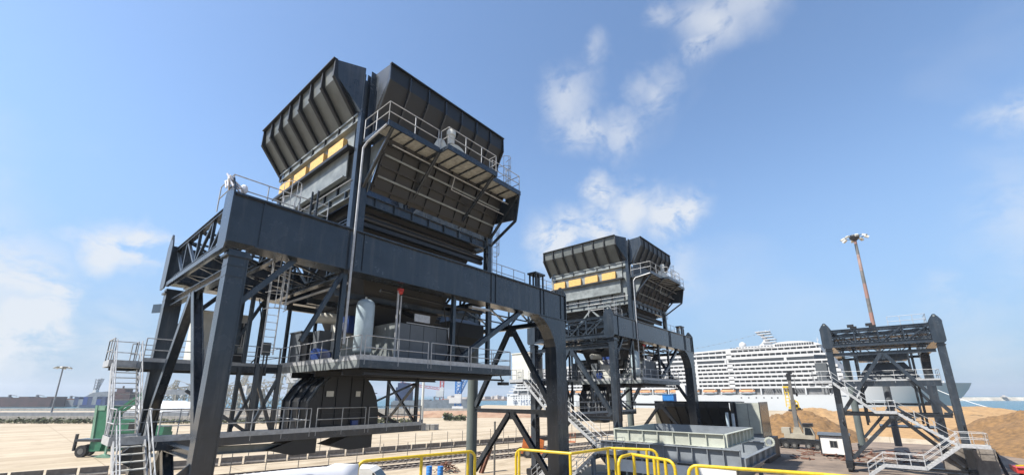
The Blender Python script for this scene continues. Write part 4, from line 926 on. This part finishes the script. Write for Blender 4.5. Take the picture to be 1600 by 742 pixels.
# ---------------------------------------------------------------- light masts
def high_mast(x, y, H, r0, r1, bands, label, nl=8):
    t = thing('light_mast', label, 'light mast', (x, y, 0))
    if bands:
        n = 9; ps = [0, .42, .5, .585, .66, .74, .81, .9, .96, 1]
        for k in range(n):
            a, b = ps[k], ps[k+1]; m = ('crane_grey', 'crane_grey', 'mast_red', 'crane_grey', 'mast_red', 'crane_grey', 'mast_pink', 'crane_grey', 'mast_red')[k]
            MB().tube((0, 0, H*a), (0, 0, H*b), r0+(r1-r0)*a, 14, r0+(r1-r0)*b, cap=False).build('mast_section', m, t, smooth=True)
    else: MB().tube((0, 0, 0), (0, 0, H), r0, 12, r1).build('mast', 'far_grey', t, smooth=True)
    R_ = 2.4 if bands else 1.9
    h = MB().lathe((0, 0, H), [(.3, -1.0), (.9, -.5), (1.1, .1), (.9, .5), (.2, .6)] if bands else [(.2, -.6), (.9, -.2), (1.9, .1), (.3, .35)], 14)
    for k in range(12): a = k*pi/6; b = (k+1)*pi/6; h.beam((R_*.75*cos(a), R_*.75*sin(a), H), (R_*.75*cos(b), R_*.75*sin(b), H), .12)
    h.build('lamp_carriage', 'far_grey' if not bands else 'steel_dark', t)
    for k in range(nl):
        a = 2*pi*k/nl+.2
        o = MB().box(-.45, .45, -.3, .3, -.25, .2).build('floodlight', 'cabin', t); o.location = (R_*cos(a), R_*sin(a), H+(-.2)); o.rotation_euler = (0, .5, a)
    return t
M['mast_red'] = mat('faded_red_paint', (.30, .15, .12), .7, .2, 1, col2=(.26, .17, .14)); M['mast_pink'] = mat('faded_pink_paint', (.36, .25, .22), .7, .2, 1)
high_mast(130, -1.45, 46, .55, .3, True, 'tall red and white banded light mast behind the unfinished gantry', 8)
high_mast(11.1, 213, 17.3, .28, .18, False, 'thin grey light mast standing beyond the yard on the left', 6)
t = thing('lamp_post', 'thick pale lamp post with a meter box, right of the hanging gallery', 'lamp post', (63.9, 82.1, 0))
MB().tube((0, 0, 0), (0, 0, 13), .36, 14, .26).build('pole', 'cabin', t, smooth=True); MB().box(-.7, .7, -.7, .7, 0, 1.6).build('base', 'conc', t); MB().box(-1.0, -.4, -.9, -.3, 1.7, 2.5).build('meter_box', 'panel_grey', t)
for k, (px, py_) in enumerate(((668, 100), (681, 100.5))):
    c = F(px, 104); o = MB().box(-.9, .9, -.6, .6, 0, 1.25).build('concrete_block', 'conc'); o.location = (c[0], c[1], 0); o.rotation_euler.z = RZ
    tag(o, ('left one of two concrete blocks by the thick lamp post', 'right one of two concrete blocks by the thick lamp post')[k], 'concrete block')

# ---------------------------------------------------------------- rail track, barriers and mesh fence across the yard
U = Vector((54, -13.3, 0)).normalized(); V = Vector((-U.y, U.x, 0))
def line(p, s, off): return Vector(p)+U*s+V*off
tr = MB(); P0 = (30.5, 43.2, 0)
for off in (-1.2, .25, 3.2, 4.65): tr.beam(line(P0, -150, off)+Vector((0, 0, .09)), line(P0, 110, off)+Vector((0, 0, .09)), .09, .16)
tag(tr.build('rail_track', 'rail_steel'), kind='structure')
b = MB()
for o0, o1, z in ((-2.2, 1.2, .004), (2.3, 5.6, .004)): b.add([line(P0, -150, o0)+Vector((0, 0, z)), line(P0, 110, o0)+Vector((0, 0, z)), line(P0, 110, o1)+Vector((0, 0, z)), line(P0, -150, o1)+Vector((0, 0, z))], [(0, 1, 2, 3)])
tag(b.build('track_bed', mat('dirty_track_bed', (.23, .19, .155), .95, 0, .6, col2=(.11, .085, .07), bump=.6, bscale=3)), kind='structure')
sp = MB()
for i in range(340):
    for o0 in (-.5, 3.9): sp.beam(line(P0, -148+i*.75, o0-1.1)+Vector((0, 0, .04)), line(P0, -148+i*.75, o0+1.1)+Vector((0, 0, .04)), .24, .07)
tag(sp.build('sleepers', 'conc_d'), kind='stuff')
prof = [(-.3, 0), (.3, 0), (.3, .18), (.12, .38), (.09, .85), (-.09, .85), (-.12, .38), (-.3, .18)]
bm_ = None
for i in range(40):
    m_ = 'conc' if i % 2 else 'conc_d'
    o = MB().prism(prof, lambda a, z, t: (t, a, z*1.05), -1.05, 1.05).build('barrier_block', m_) if bm_ is None else bm_.copy()
    if bm_ is None: bm_ = recalc(o)
    else:
        C.objects.link(o)
    p = line((23, 57.5, 0), (i-10)*2.32, random.uniform(-.06, .06)); o.location = p; o.rotation_euler.z = math.atan2(U.y, U.x)+random.uniform(-.03, .03)
    tag(o, 'concrete barrier block in the row between the rail track and the sandy yard', 'concrete barrier', 'concrete barrier blocks along the track')
fn = thing('wire_fence', 'thin wire fence on slender posts beyond the row of barrier blocks', 'fence', (18, 60.5, 0))
for i in range(28): p = U*(i*2.7); o = MB().tube((p.x, p.y, 0), (p.x, p.y, 2.3), .045, 6).build('post', 'crane_grey', fn)
q = MB()
for z in (.5, 1.2, 1.9): e = U*(27*2.7); q.tube((0, 0, z), (e.x, e.y, z), .008, 4)
q.build('wire', 'crane_grey', fn)
fn = thing('wire_fence', 'thin wire fence across the near left ground, in front of the barriers', 'fence', (15, 47.5, 0))
for i in range(12): p = U*(i*2.9); o = MB().tube((p.x, p.y, 0), (p.x, p.y, 2.5), .04, 6).build('post', 'crane_grey', fn)
q = MB()
for z in (.5, 1.3, 2.1): e = U*(11*2.9); q.tube((0, 0, z), (e.x, e.y, z), .008, 4)
q.build('wire', 'crane_grey', fn)
b = MB().add([(44, -22, .004), (100, -22, .004), (100, 17, .004), (78, 19, .004), (44, 9, .004)], [(0, 1, 2, 3, 4)])
tag(b.build('dirt_ground', mat('dark_dirt', (.27, .205, .155), .95, 0, .25, col2=(.13, .10, .08), bump=.6, bscale=3)), kind='structure')

# ---------------------------------------------------------------- steel hopper sections on the ground
M['primer'] = mat('pale_green_grey_primer', (.38, .40, .345), .5, .1, .8, col2=(.29, .30, .26)); M['primer_b'] = mat('bluish_grey_primer', (.17, .19, .21), .5, .12, .8)
g = thing('hopper_section', 'open pale grey steel hopper box with ribbed walls lying behind the yellow rails', 'hopper section', (34, 9, 0))
def ribbed_wall(root, a, b_, z0, z1, m, n, d=.18, nrm=(-1, 0)):
    a, b_ = Vector((*a, 0)), Vector((*b_, 0)); w = MB(); o = Vector((*nrm, 0))
    w.beam(a+Vector((0, 0, (z0+z1)/2)), b_+Vector((0, 0, (z0+z1)/2)), .04, z1-z0)
    wo = w.build('wall', m, root)
    for k in range(n+1):
        p = a+(b_-a)*(k/n)+o*(d/2); t_ = (b_-a).normalized()
        q = MB().beam(p+Vector((0, 0, z0)), p+Vector((0, 0, z1)), .05 if abs(t_.y) > .5 else d, d if abs(t_.y) > .5 else .05, up=(1, 0, 0)).build('rib', m, wo)
    for z in (z0, z1): 
        MB().beam(a+o*(d/2)+Vector((0, 0, z)), b_+o*(d/2)+Vector((0, 0, z)), d+.06, .05).build('flange', m, wo)
    return wo
ribbed_wall(g, (0, 0), (0, 8.5), 4.22, 5.1, 'primer', 7); ribbed_wall(g, (8.3, 0), (8.3, 8.5), 4.22, 5.1, 'primer_b', 7, nrm=(1, 0))
ribbed_wall(g, (0, 0), (8.3, 0), 4.22, 5.1, 'primer', 7, nrm=(0, -1)); ribbed_wall(g, (0, 8.5), (8.3, 8.5), 4.22, 5.1, 'primer', 7, nrm=(0, 1))
ribbed_wall(g, (-.25, -1.0), (-.25, 9.7), 3.0, 4.12, 'primer_b', 10, .25); ribbed_wall(g, (-.2, -1.0), (10.6, -1.0), 2.9, 3.6, 'primer_b', 5, .25, (0, -1)); ribbed_wall(g, (10.6, -1.0), (10.6, 9.7), 3.0, 4.1, 'primer_b', 6, .25, (1, 0))
ribbed_wall(g, (8.6, -.9), (8.6, 9.7), 3.0, 4.0, 'primer_b', 6, .2, (-1, 0))
MB().box(-.2, 10.5, -.95, 9.65, 2.9, 2.98).build('floor_plate', 'primer_b', g)
MB().frust((1.5, 9, .5, 8.5, 1.0), (-.1, 10.4, -.9, 9.6, 2.9)).build('lower_skirt', 'primer_b', g)
for k in range(8): MB().box(-.05-.3, .02-.2, -.6+k*1.35, -.5+k*1.35, 1.2, 2.95).build('skirt_rib', 'primer', g)
MB().box(-.4, -.34, -.6, 9.4, 1.9, 2.8).build('white_panel', 'white', g)
for x, y in ((.5, 0), (.5, 9), (10, 0), (10, 9)): MB().box(x-.15, x+.15, y-.15, y+.15, 0, 2.95).build('support_leg', 'primer_b', g)
rg = MB()
for i in range(14): a, c = 2*pi*i/14, 2*pi*(i+1)/14; rg.beam((9.4+.0, -1.1+.33*cos(a), 3.95+.33*sin(a)), (9.4, -1.1+.33*cos(c), 3.95+.33*sin(c)), .2, .16)
rg.build('pipe_flange', 'primer', g)
MB().hbeam((-1.5, 9.9, 2.9), (3, 10.6, 2.9), .3, .4).hbeam((-1.5, 9.9, 0), (-1.5, 9.9, 2.8), .3, .3).hbeam((-1.5, 9.9, 1.6), (-.3, 8.5, 1.6), .3, .3).build('side_frame', 'primer_b', g)
for k, y in enumerate((13.6, 13.0)):
    o = MB().tube((0, 0, 0), (0, 0, 5.95-.1*k), .17, 12).build('standpipe', 'tank', smooth=True); o.location = (53.5, y, 0); tag(o, ('left one of two upright pale pipes behind the grey hopper box', 'right one of two upright pale pipes behind the grey hopper box')[k], 'pipe')
# black flared section
g = thing('hopper_section', 'black flared steel hopper section standing in front of the cruise ship hull', 'hopper section', (60, 14.8, 0))
n = 7
for k in range(n):
    y0, y1 = .1+k*9.6/n+.03, .1+(k+1)*9.6/n-.03
    q = MB().add([(0, y0, 6.3), (0, y1, 6.3), (0, y1, 7), (0, y0, 7), (.08, y0, 6.3), (.08, y1, 6.3), (.08, y1, 7), (.08, y0, 7)], [(0, 1, 2, 3), (7, 6, 5, 4), (3, 2, 6, 7), (0, 4, 5, 1)])
    q.add([(3.2, y0, 2.6), (3.2, y1, 2.6), (0, y1, 6.3), (0, y0, 6.3), (3.3, y0, 2.7), (3.3, y1, 2.7), (.1, y1, 6.35), (.1, y0, 6.35)], [(0, 1, 2, 3), (7, 6, 5, 4), (0, 4, 5, 1), (0, 3, 7, 4), (1, 5, 6, 2)])
    recalc(q.build('flare_panel', 'steel_dark', g))
for k in range(n+1):
    y = .1+k*9.6/n; MB().xz([(0, 7), (-.12, 7), (-.14, 6.25), (3.1, 2.45), (3.25, 2.6), (0, 6.3)], y-.03, y+.03).build('flare_rib', 'steel_dark', g)
recalc(MB().add([(0, 9.7, 7), (0, 9.7, 6.3), (3.2, 9.7, 2.6), (4.5, 11.5, 2.6), (1.2, 10.3, 5.2), (.6, 10.0, 7)], [(0, 1, 2, 3, 4, 5)]).build('end_plate', 'primer', g)); MB().box(.1, 6.5, -.05, .0, 2.6, 7).build('end_plate', 'steel_dark', g)
MB().box(3.2, 6.6, 0, 9.8, 0, 2.7).build('base_frame', 'steel_dark', g); MB().box(2.5, 5, .5, 8, 2.6, 3.8).build('inner_frame', 'primer_b', g)
MB().box(.1, 6.6, 0, .1, 6.9, 7.02).box(0, .1, 0, 9.8, 6.98, 7.06).box(6.5, 6.6, 0, 9.8, 6.9, 7.02).build('top_rim', 'steel', g)
g = thing('hopper_section', 'pale grey steel panel box to the right of the black flared section', 'hopper section', (62, 11.8, 0))
for k in range(2): MB().box(0, .12, .1+k*1.35, 1.38+k*1.35, 3.2, 6.9).build('side_panel', 'primer', g)
MB().box(.12, 5, .1, 2.8, 2.6, 6.85).build('body', 'primer_b', g); MB().box(-.1, 5.1, .0, .1, 2.6, 7.0).box(-.1, 5.1, 2.8, 2.9, 2.6, 7).build('frame', 'steel', g); MB().box(-1.5, 6, -.5, 3.2, 0, 2.6).build('base_frame', 'steel_dark', g)
o = MB().box(-.6, .6, -.8, .8, 0, .85).box(-.65, .65, -.85, .85, .85, .95).build('crate', 'blue_br'); o.location = (62.2, 23.2, 7.02); tag(o, 'bright blue box on top of the black hopper section', 'box')
g = thing('tower_section', 'upright pale steel section standing behind the bright blue box', 'steel section', (66.2, 22.6, 0))
MB().xz([(-.7, 0), (.8, 0), (.8, 7.5), (.2, 9.3), (-.9, 9.3)], -.6, .6).build('shaft', 'primer_b', g); MB().box(-.95, -.7, -.7, .7, 0, 9.35).build('face_plate', 'white', g)

# ---------------------------------------------------------------- vehicles and plant
def wheel(root, x, y, r, w=.3, name='wheel'):
    o = MB().tube((x, y-w/2, r), (x, y+w/2, r), r, 18).build(name, 'rubber', root); MB().tube((x, y-w/2-.02, r), (x, y+w/2+.02, r), r*.5, 12).build('rim', 'crane_grey', o); return o
# green stacker
g = thing('loading_machine', 'green wheeled loading machine with raised boom beyond the left stairs', 'loading machine', (*F(118, 58.3), 0), RZ)
for x, y in ((2.5, .2), (2.0, 1.6)): wheel(g, x, y, .75, .5)
for x in (8.5, 10.5): wheel(g, x, .3, .7, .5)
recalc(MB().xz([(3.9, 2.35), (5.5, 2.35), (4.75, 6.5), (3.5, 6.5)], -.2, 2.2).build('tower', 'green', g)); MB().xz([(3.65, 2.3), (4.0, 2.3), (3.6, 6.55), (3.3, 6.55)], -.3, -.2).box(3.4, 4.65, -.25, -.2, 5.9, 6.5).build('tower_edge', 'green_l', g)
MB().box(1.5, 5.8, .0, 1.6, 1.95, 2.25).box(1.3, 1.5, .0, .3, .8, 2.9).build('front_arm', 'steel', g)
MB().box(3.2, 6.6, .3, 1.8, .7, 1.9).xz([(4.3, .9), (5, .8), (5.2, 1.9), (4.2, 1.9)], -.1, .3).build('undercarriage', 'green', g)
MB().xz([(4.7, .1), (6.7, .0), (6.2, .35), (5.7, .45)], -.5, .2).box(5.8, 6.0, -.2, 0, .4, 2).build('stabiliser', 'green_l', g)
MB().box(4.6, 12.5, .3, 2.0, 2.2, 3.1).box(5.5, 9.5, .1, 2.2, 3.1, 4.7).build('body', 'green', g); MB().box(8.0, 8.9, .05, .1, 3.4, 4.4).build('window', 'glass', g)
MB().beam((4.8, .6, 5.2), (9.8, .6, 9.1), .35, .3).beam((4.8, 1.6, 5.2), (9.8, 1.6, 9.1), .35, .3).build('boom', 'green', g); MB().box(10.5, 12.4, .5, 1.9, 3.1, 3.9).build('engine_cover', 'green', g)
q = MB(); railing(q, [(4.3, -.1, 3.6), (5.3, -.1, 3.6)], gap=.5, r=.03); q.build('railing', 'galv', g)
# orange boom lift
g = thing('boom_lift', 'orange boom lift with black tyres parked beside the track behind the yellow rails', 'boom lift', (*F(812, 59.5), 0), RZ-.15)
for x, y in ((.1, 0), (1.2, -1.4), (4.1, -1.2), (4.9, .4)): wheel(g, x, y, .58, .4)
MB().box(.3, 4.6, -1.2, .3, .5, 1.1).build('chassis', 'orange_m', g); recalc(MB().xz([(.4, 1.2), (3.2, 1.2), (3.3, 2.1), (1.9, 2.6), (.6, 2.3)], -1.2, .2).build('turret', 'orange_m', g))
MB().beam((2.4, -.4, 2.2), (6.2, -.4, 2.7), .35, .4).build('boom', 'steel_dark', g); MB().box(6.1, 7.4, -.9, .2, 1.9, 2.0).build('basket', 'orange_m', g); q = MB(); railing(q, [(6.1, -.9, 2), (7.4, -.9, 2), (7.4, .2, 2)], gap=.7); q.build('basket_rail', 'orange_m', g)
# leaning red beam, pole, barrels, scrap
o = MB().hbeam((0, 0, 0), (1.5, .05, 2.5), .35, .4, up=(0, 1, 0)).build('steel_beam', 'rust'); o.location = (33.6, 32.9, 0); tag(o, 'rusty red steel beam leaning up beside the round column', 'steel beam')
o = MB().tube((0, 0, 0), (0, 0, 5.2), .1, 10).build('pole', 'crane_grey', smooth=True); o.location = (33.6, 31.0, 0); tag(o, 'plain pale upright pole just right of the round column', 'pole')
for k, (x, y) in enumerate(((29.2, 35.9), (29.9, 35.0))):
    o = MB().lathe((0, 0, 0), [(.29, 0), (.29, .3), (.305, .31), (.29, .33), (.29, .6), (.305, .61), (.29, .63), (.29, .9)], 16).build('barrel', 'blue_br', smooth=True); o.location = (x, y, 0); tag(o, ('left one of two blue barrels behind the yellow rail', 'right one of two blue barrels behind the yellow rail')[k], 'barrel')
q = MB()
for i in range(110):
    a = random.uniform(0, 6.28); r = random.uniform(0, 1.6)*random.random()**.3; z = max(.05, .9*(1-r/1.7)); b_ = random.uniform(0, 6.28); l_ = random.uniform(.2, .7)
    q.beam((r*cos(a), r*sin(a), z), (r*cos(a)+l_*cos(b_), r*sin(a)+l_*sin(b_), max(.04, z+random.uniform(-.3, .2))), random.uniform(.04, .16), .04)
o = q.build('scrap_heap', 'rust', kind='stuff'); o.location = (31.8, 36.4, 0)
# white van
g = thing('van', 'white van whose roof shows above the white banner and yellow rail', 'van', (*F(578, 36), 0), RZ)
recalc(MB().xz([(-2.9, .4), (2.6, .4), (2.75, .9), (2.55, 1.15), (1.75, 1.3), (1.1, 2.05), (.7, 2.3), (-2.7, 2.42), (-2.9, 2.2)], -.95, .95).build('body', 'white', g))
MB().xz([(1.0, 1.35), (1.65, 1.35), (1.1, 2.0), (1.0, 2.0)], -.97, .97).build('side_window', 'glass', g); MB().add([(1.13, -.85, 2.04), (1.77, -.85, 1.33), (1.77, .85, 1.33), (1.13, .85, 2.04)], [(0, 1, 2, 3)]).build('windscreen', 'glass', g)
for x in (-1.9, 1.8): wheel(g, x, -.8, .34, .25); wheel(g, x, .8, .34, .25)
# crawler crane on the right
g = thing('mobile_crane', 'small cream mobile crane with upright grey boom in front of the brown heap', 'mobile crane', (80, 10.6, 0), -pi/2); g.scale = (.9, .9, 1)
MB().box(-.28, .32, -.28, .28, 2.4, 7.2).build('boom_section', 'crane_grey', g); MB().box(-.2, .24, -.22, .22, 7.2, 10.2).build('boom_section', 'crane_grey', g); MB().box(-.3, .35, -.3, .3, 10.2, 11.2).box(.3, .6, -.2, .2, 8, 9).box(-.1, .6, -.12, .12, 11.1, 11.6).build('boom_head', 'steel_dark', g)
MB().tube((1.1, 0, 2.3), (.2, 0, 5.0), .14, 8).build('hydraulic_ram', 'crane_grey', g); MB().path([(.75, .3, 11.2), (.75, .3, 8.2)], .03, 4).box(.62, .88, .2, .4, 7.7, 8.2).build('hook', 'steel_dark', g)
MB().box(-1.9, 1.2, -1.0, 1.0, 1.5, 2.2).box(-2.2, -1.0, -.9, .9, 2.2, 3.0).xz([(-.6, 2.2), (.8, 2.2), (.5, 3.1), (-.4, 3.1)], -.5, .1).build('upper_body', 'beige', g)
cb = recalc(MB().xz([(.9, 1.5), (2.4, 1.5), (2.5, 2.1), (2.1, 3.2), (1.1, 3.3)], -1.1, -.1).build('cab', 'beige', g)); MB().xz([(1.15, 2.1), (2.3, 2.1), (2.0, 3.1), (1.25, 3.15)], -1.13, -.07).build('cab_window', 'glass', cb); MB().box(1.0, 2.4, -1.2, 0, 3.3, 3.75).build('roof_guard', 'steel_dark', cb)
MB().box(-2.6, 3.2, -1.1, 1.1, .7, 1.4).box(-2.9, -2.6, -1.2, 1.2, .2, 1.3).build('chassis', 'steel_dark', g)
for x in (-1.8, -.6, 1.4, 2.6): wheel(g, x, -1.0, .5, .35); wheel(g, x, 1.0, .5, .35)
# site hut
g = thing('site_hut', 'small white site hut with dark frame and one window by the gantry leg', 'site hut', (72.3, 4.1, 0))
MB().box(0, 2.6, 0, 3.1, .35, 2.55).build('wall', 'white', g)
fr = MB()
for x, y in ((0, 0), (2.6, 0), (0, 3.1), (2.6, 3.1)): fr.box(x-.06, x+.06, y-.06, y+.06, .3, 2.6)
fr.box(-.08, 2.68, -.08, 3.18, .22, .36).box(-.1, 2.7, -.1, 3.2, 2.55, 2.66).build('frame', 'steel_dark', g)
recalc(MB().xz([(-.25, 2.66), (2.85, 2.66), (2.85, 2.72), (1.3, 3.0), (-.25, 2.72)], -.2, 3.3).build('roof', 'panel_grey', g))
w = MB().box(-.04, .01, 1.3, 2.0, 1.2, 2.0).build('window', 'glass', g); MB().box(-.06, -.03, 1.62, 1.68, 1.2, 2.0).box(-.06, -.03, 1.25, 1.3, 1.15, 2.05).box(-.06, -.03, 2.0, 2.05, 1.15, 2.05).build('window_frame', 'crane_grey', w)
for y in (.4, 2.6): MB().box(.1, 2.4, y, y+.25, 0, .25).build('plinth_block', 'conc', g)
# excavator and loader on the sand
def excavator(loc, m, label, rz, kind='excavator', s=1.0):
    g = thing(kind, label, kind.replace('_', ' '), loc, rz); g.scale = (s, s, s)
    for y in (-1.1, 1.1): recalc(MB().xz([(-1.9, .1), (1.9, .1), (2.2, .5), (1.8, .9), (-1.8, .9), (-2.2, .5)], y-.25, y+.25).build('track', 'rubber', g))
    MB().box(-1.9, 1.0, -1.2, 1.2, 1.0, 2.0).build('body', m, g); c = MB().box(.0, 1.4, .2, 1.2, 1.1, 2.9).build('cab', m, g); MB().box(.2, 1.45, .15, 1.25, 1.8, 2.7).build('cab_window', 'glass', c)
    MB().beam((.9, -.3, 1.6), (2.6, -.3, 4.3), .35, .5).beam((2.6, -.3, 4.3), (4.4, -.3, 3.6), .3, .45).build('boom', m, g); MB().beam((4.3, -.3, 3.8), (4.9, -.3, 1.6), .28, .4).build('arm', m, g); recalc(MB().xz([(4.5, 1.6), (5.2, 1.5), (5.0, .7), (4.3, .8)], -.8, .2).build('bucket', 'steel_dark', g))
    return g
excavator((118, 26.5, 1.2), 'orange_m', 'orange excavator digging left of the brown heap', -2.3)
excavator((152, 20, 3.2), 'yellow', 'yellow excavator with upright arm on the pale heap before the ship', -2.6, s=.75)
o = MB(); [o.beam((0, s_, 0), (.6, s_*.8, 5.5), .22) for s_ in (-.5, .5)]; [o.beam((k*.1, -.5, .6+k*.9), (k*.1, .5, .6+k*.9), .18) for k in range(6)]
o = o.box(-.4, .7, -.7, .7, 5.4, 5.9).build('ladder_tower', 'yellow'); o.location = (149.5, 21.0, 4.6); tag(o, 'yellow ladder tower standing up beside the yellow excavator', 'ladder tower')
# concrete block with blue sheet, red trailer, litter of steel at the right
o = MB().box(0, 1.9, 0, 3.6, 0, 2.9).build('concrete_block', 'conc_d'); o.location = (60.6, -7.3, 0); tag(o, 'large dark concrete block under the lowest stair landing of the gantry', 'concrete block')
o = MB().add([(0, 0, 2.95), (1.9, 0, 2.95), (2.1, -.5, .2), (-.1, -.6, .1), (0, -.06, 2.9), (1.9, -.06, 2.9)], [(0, 1, 2, 3)]).build('blue_sheet', 'hull_blue'); o.location = (60.6, -7.3, 0); tag(o, 'blue sheet hanging down the side of the large concrete block', 'sheet')
g = thing('trailer', 'low red trailer with a yellow drawbar at the bottom right corner', 'trailer', (64.5, -11.0, 0))
MB().box(0, 3, -2.5, 2.2, .6, 1.1).build('bed', 'red', g); MB().beam((-.2, 2.2, 1.3), (-.2, -2.6, 1.9), .12).build('drawbar', 'yellow', g); [wheel(g, x, y, .4, .25) for x in (.5, 2.4) for y in (-1.8, 1.6)]
q = MB()
for i in range(150):
    x, y = random.uniform(66, 82), random.uniform(-3, 9.5); a = random.uniform(0, 6.28); l_ = random.uniform(.4, 1.6); z = random.uniform(.05, .45)
    q.beam((x, y, z), (x+l_*cos(a), y+l_*sin(a), z+random.uniform(-.02, .2)), random.uniform(.06, .2), .08)
tag(q.build('steel_litter', 'rust'), kind='stuff')
# mooring line and bollard
o = MB().lathe((0, 0, 0), [(.7, 0), (.5, .2), (.45, .8), (.8, 1.0), (.7, 1.25), (.1, 1.3)], 14).build('bollard', 'white', smooth=True); o.location = (270.2, -40.3, 0); tag(o, 'white mooring bollard on the quay edge beyond the sand', 'bollard')
o = MB().path([(300-30*t, -22-18.3*t, 10.5-9.6*t-2.2*4*t*(1-t)*.5) for t in [i/14 for i in range(15)]], .16, 6).build('mooring_line', 'white'); tag(o, 'thick white mooring line from the ship bow to the quay', 'mooring line')

# ---------------------------------------------------------------- the viewing platform's yellow rails and banner
def yrail(pts, posts, label, name='guard_rail', zt=7.25, r=.014, mid=True, posts_r=None):
    t = thing(name, label, 'guard rail', (pts[0][0], pts[0][1], 6.15), 0, None)
    o = Vector((pts[0][0], pts[0][1], 6.15))
    P_ = [Vector((p[0], p[1], (p[2] if len(p) > 2 else zt)))-o for p in pts]
    def bend(e, nx):
        u_ = (nx-e).normalized(); return [e+u_*(.07*(1-cos(a)))+Vector((0, 0, -.07*(1-sin(a)))) for a in (0, .4, .8, 1.2, pi/2)]
    top = bend(P_[0], P_[1])+[p for p in P_[1:-1]]+bend(P_[-1], P_[-2])[::-1]
    q = MB().path(top, r, 12)
    for p in top[1:-1]: q.ball(p, r, 12, 8)
    q.build('top_rail', 'yellow', t, smooth=True)
    MB().path([p+Vector((0, 0, -.5)) for p in P_], r*.85, 10).build('knee_rail', 'yellow', t, smooth=True)
    for e in (top[0], top[-1]): MB().tube(e, (e.x, e.y, 0), r, 12).ball(e, r, 12, 8).build('post', 'yellow', t, smooth=True)
    for seg, f in posts:
        p = P_[seg]+(P_[seg+1]-P_[seg])*f; MB().tube(p, (p.x, p.y, 0), r, 12).build('post', 'yellow', t, smooth=True)
    return t
yrail([(2.08, 3.52), (3.24, 3.26)], [(0, .50), (0, .93)], 'leftmost yellow tubular guard rail section, starting at the white banner')
yrail([(3.63, 3.04), (3.71, 2.40), (4.36, 2.32), (4.53, 1.87)], [(0, .06), (0, .98), (1, .93), (2, .1), (2, .78)], 'middle yellow guard rail section with a corner, before the big right leg')
yrail([(3.77, 1.93, 7.25), (3.98, 1.90, 7.26), (3.87, 1.45, 7.25)], [(1, .06), (1, .55), (1, .8)], 'short yellow guard rail section in front of the grey hopper box')
yrail([(3.73, 1.29), (3.93, .40), (4.0, -.5)], [(0, .07), (0, .95)], 'long yellow guard rail section running off along the bottom right')
b = MB().box(2.0, 4.7, -1.0, 3.7, 6.05, 6.15).build('viewing_platform', 'galv_floor'); tag(b, 'steel deck carrying the yellow guard rails', 'platform')
q = MB(); n = 26
a, c = Vector((-1.2, 4.23, 0)), Vector((2.04, 3.44, 0)); dd = (c-a); nn = Vector((-dd.y, dd.x, 0)).normalized()
for j in range(7):
    for i in range(n+1):
        t = i/n; p = a+dd*t+nn*(.008*sin(i*1.9+j*.8)+.005*sin(i*4.1)); z = 7.25-j*.15-.006*abs(sin(t*pi*3.5))*(1 if j == 0 else 0); q.v.append((p.x, p.y, z))
for j in range(6):
    for i in range(n): k = j*(n+1)+i; q.f.append((k, k+1, k+n+2, k+n+1))
o = q.build('banner', 'cloth', smooth=True); sm = o.modifiers.new('s', 'SOLIDIFY'); sm.thickness = .004; tag(o, 'white cloth banner tied along the rail at the bottom left', 'banner')
q = MB().tube((-1.2, 4.32, 7.18), (2.06, 3.52, 7.20), .024, 10)
for t in (.05, .5, .98): p = Vector((-1.2, 4.32, 0))+Vector((3.26, -.80, 0))*t; q.tube((p.x, p.y, 6.15), (p.x, p.y, 7.18), .024, 10)
o = q.build('guard_rail', 'yellow', smooth=True); tag(o, 'yellow guard rail hidden behind the white banner', 'guard rail')

# ---------------------------------------------------------------- the air over the harbour
hm = bpy.data.materials.new('haze_air'); hm.use_nodes = True; hn = hm.node_tree.nodes; hn.clear()
ho = hn.new('ShaderNodeOutputMaterial'); hv = hn.new('ShaderNodeVolumePrincipled'); hv.inputs['Color'].default_value = (.86, .92, 1, 1); hv.inputs['Density'].default_value = .00022; hv.inputs['Anisotropy'].default_value = .2
hm.node_tree.links.new(hv.outputs[0], ho.inputs['Volume'])
hb = MB().box(-1500, 2600, -1500, 2600, -3.8, 50).build('haze', hm, kind='stuff')
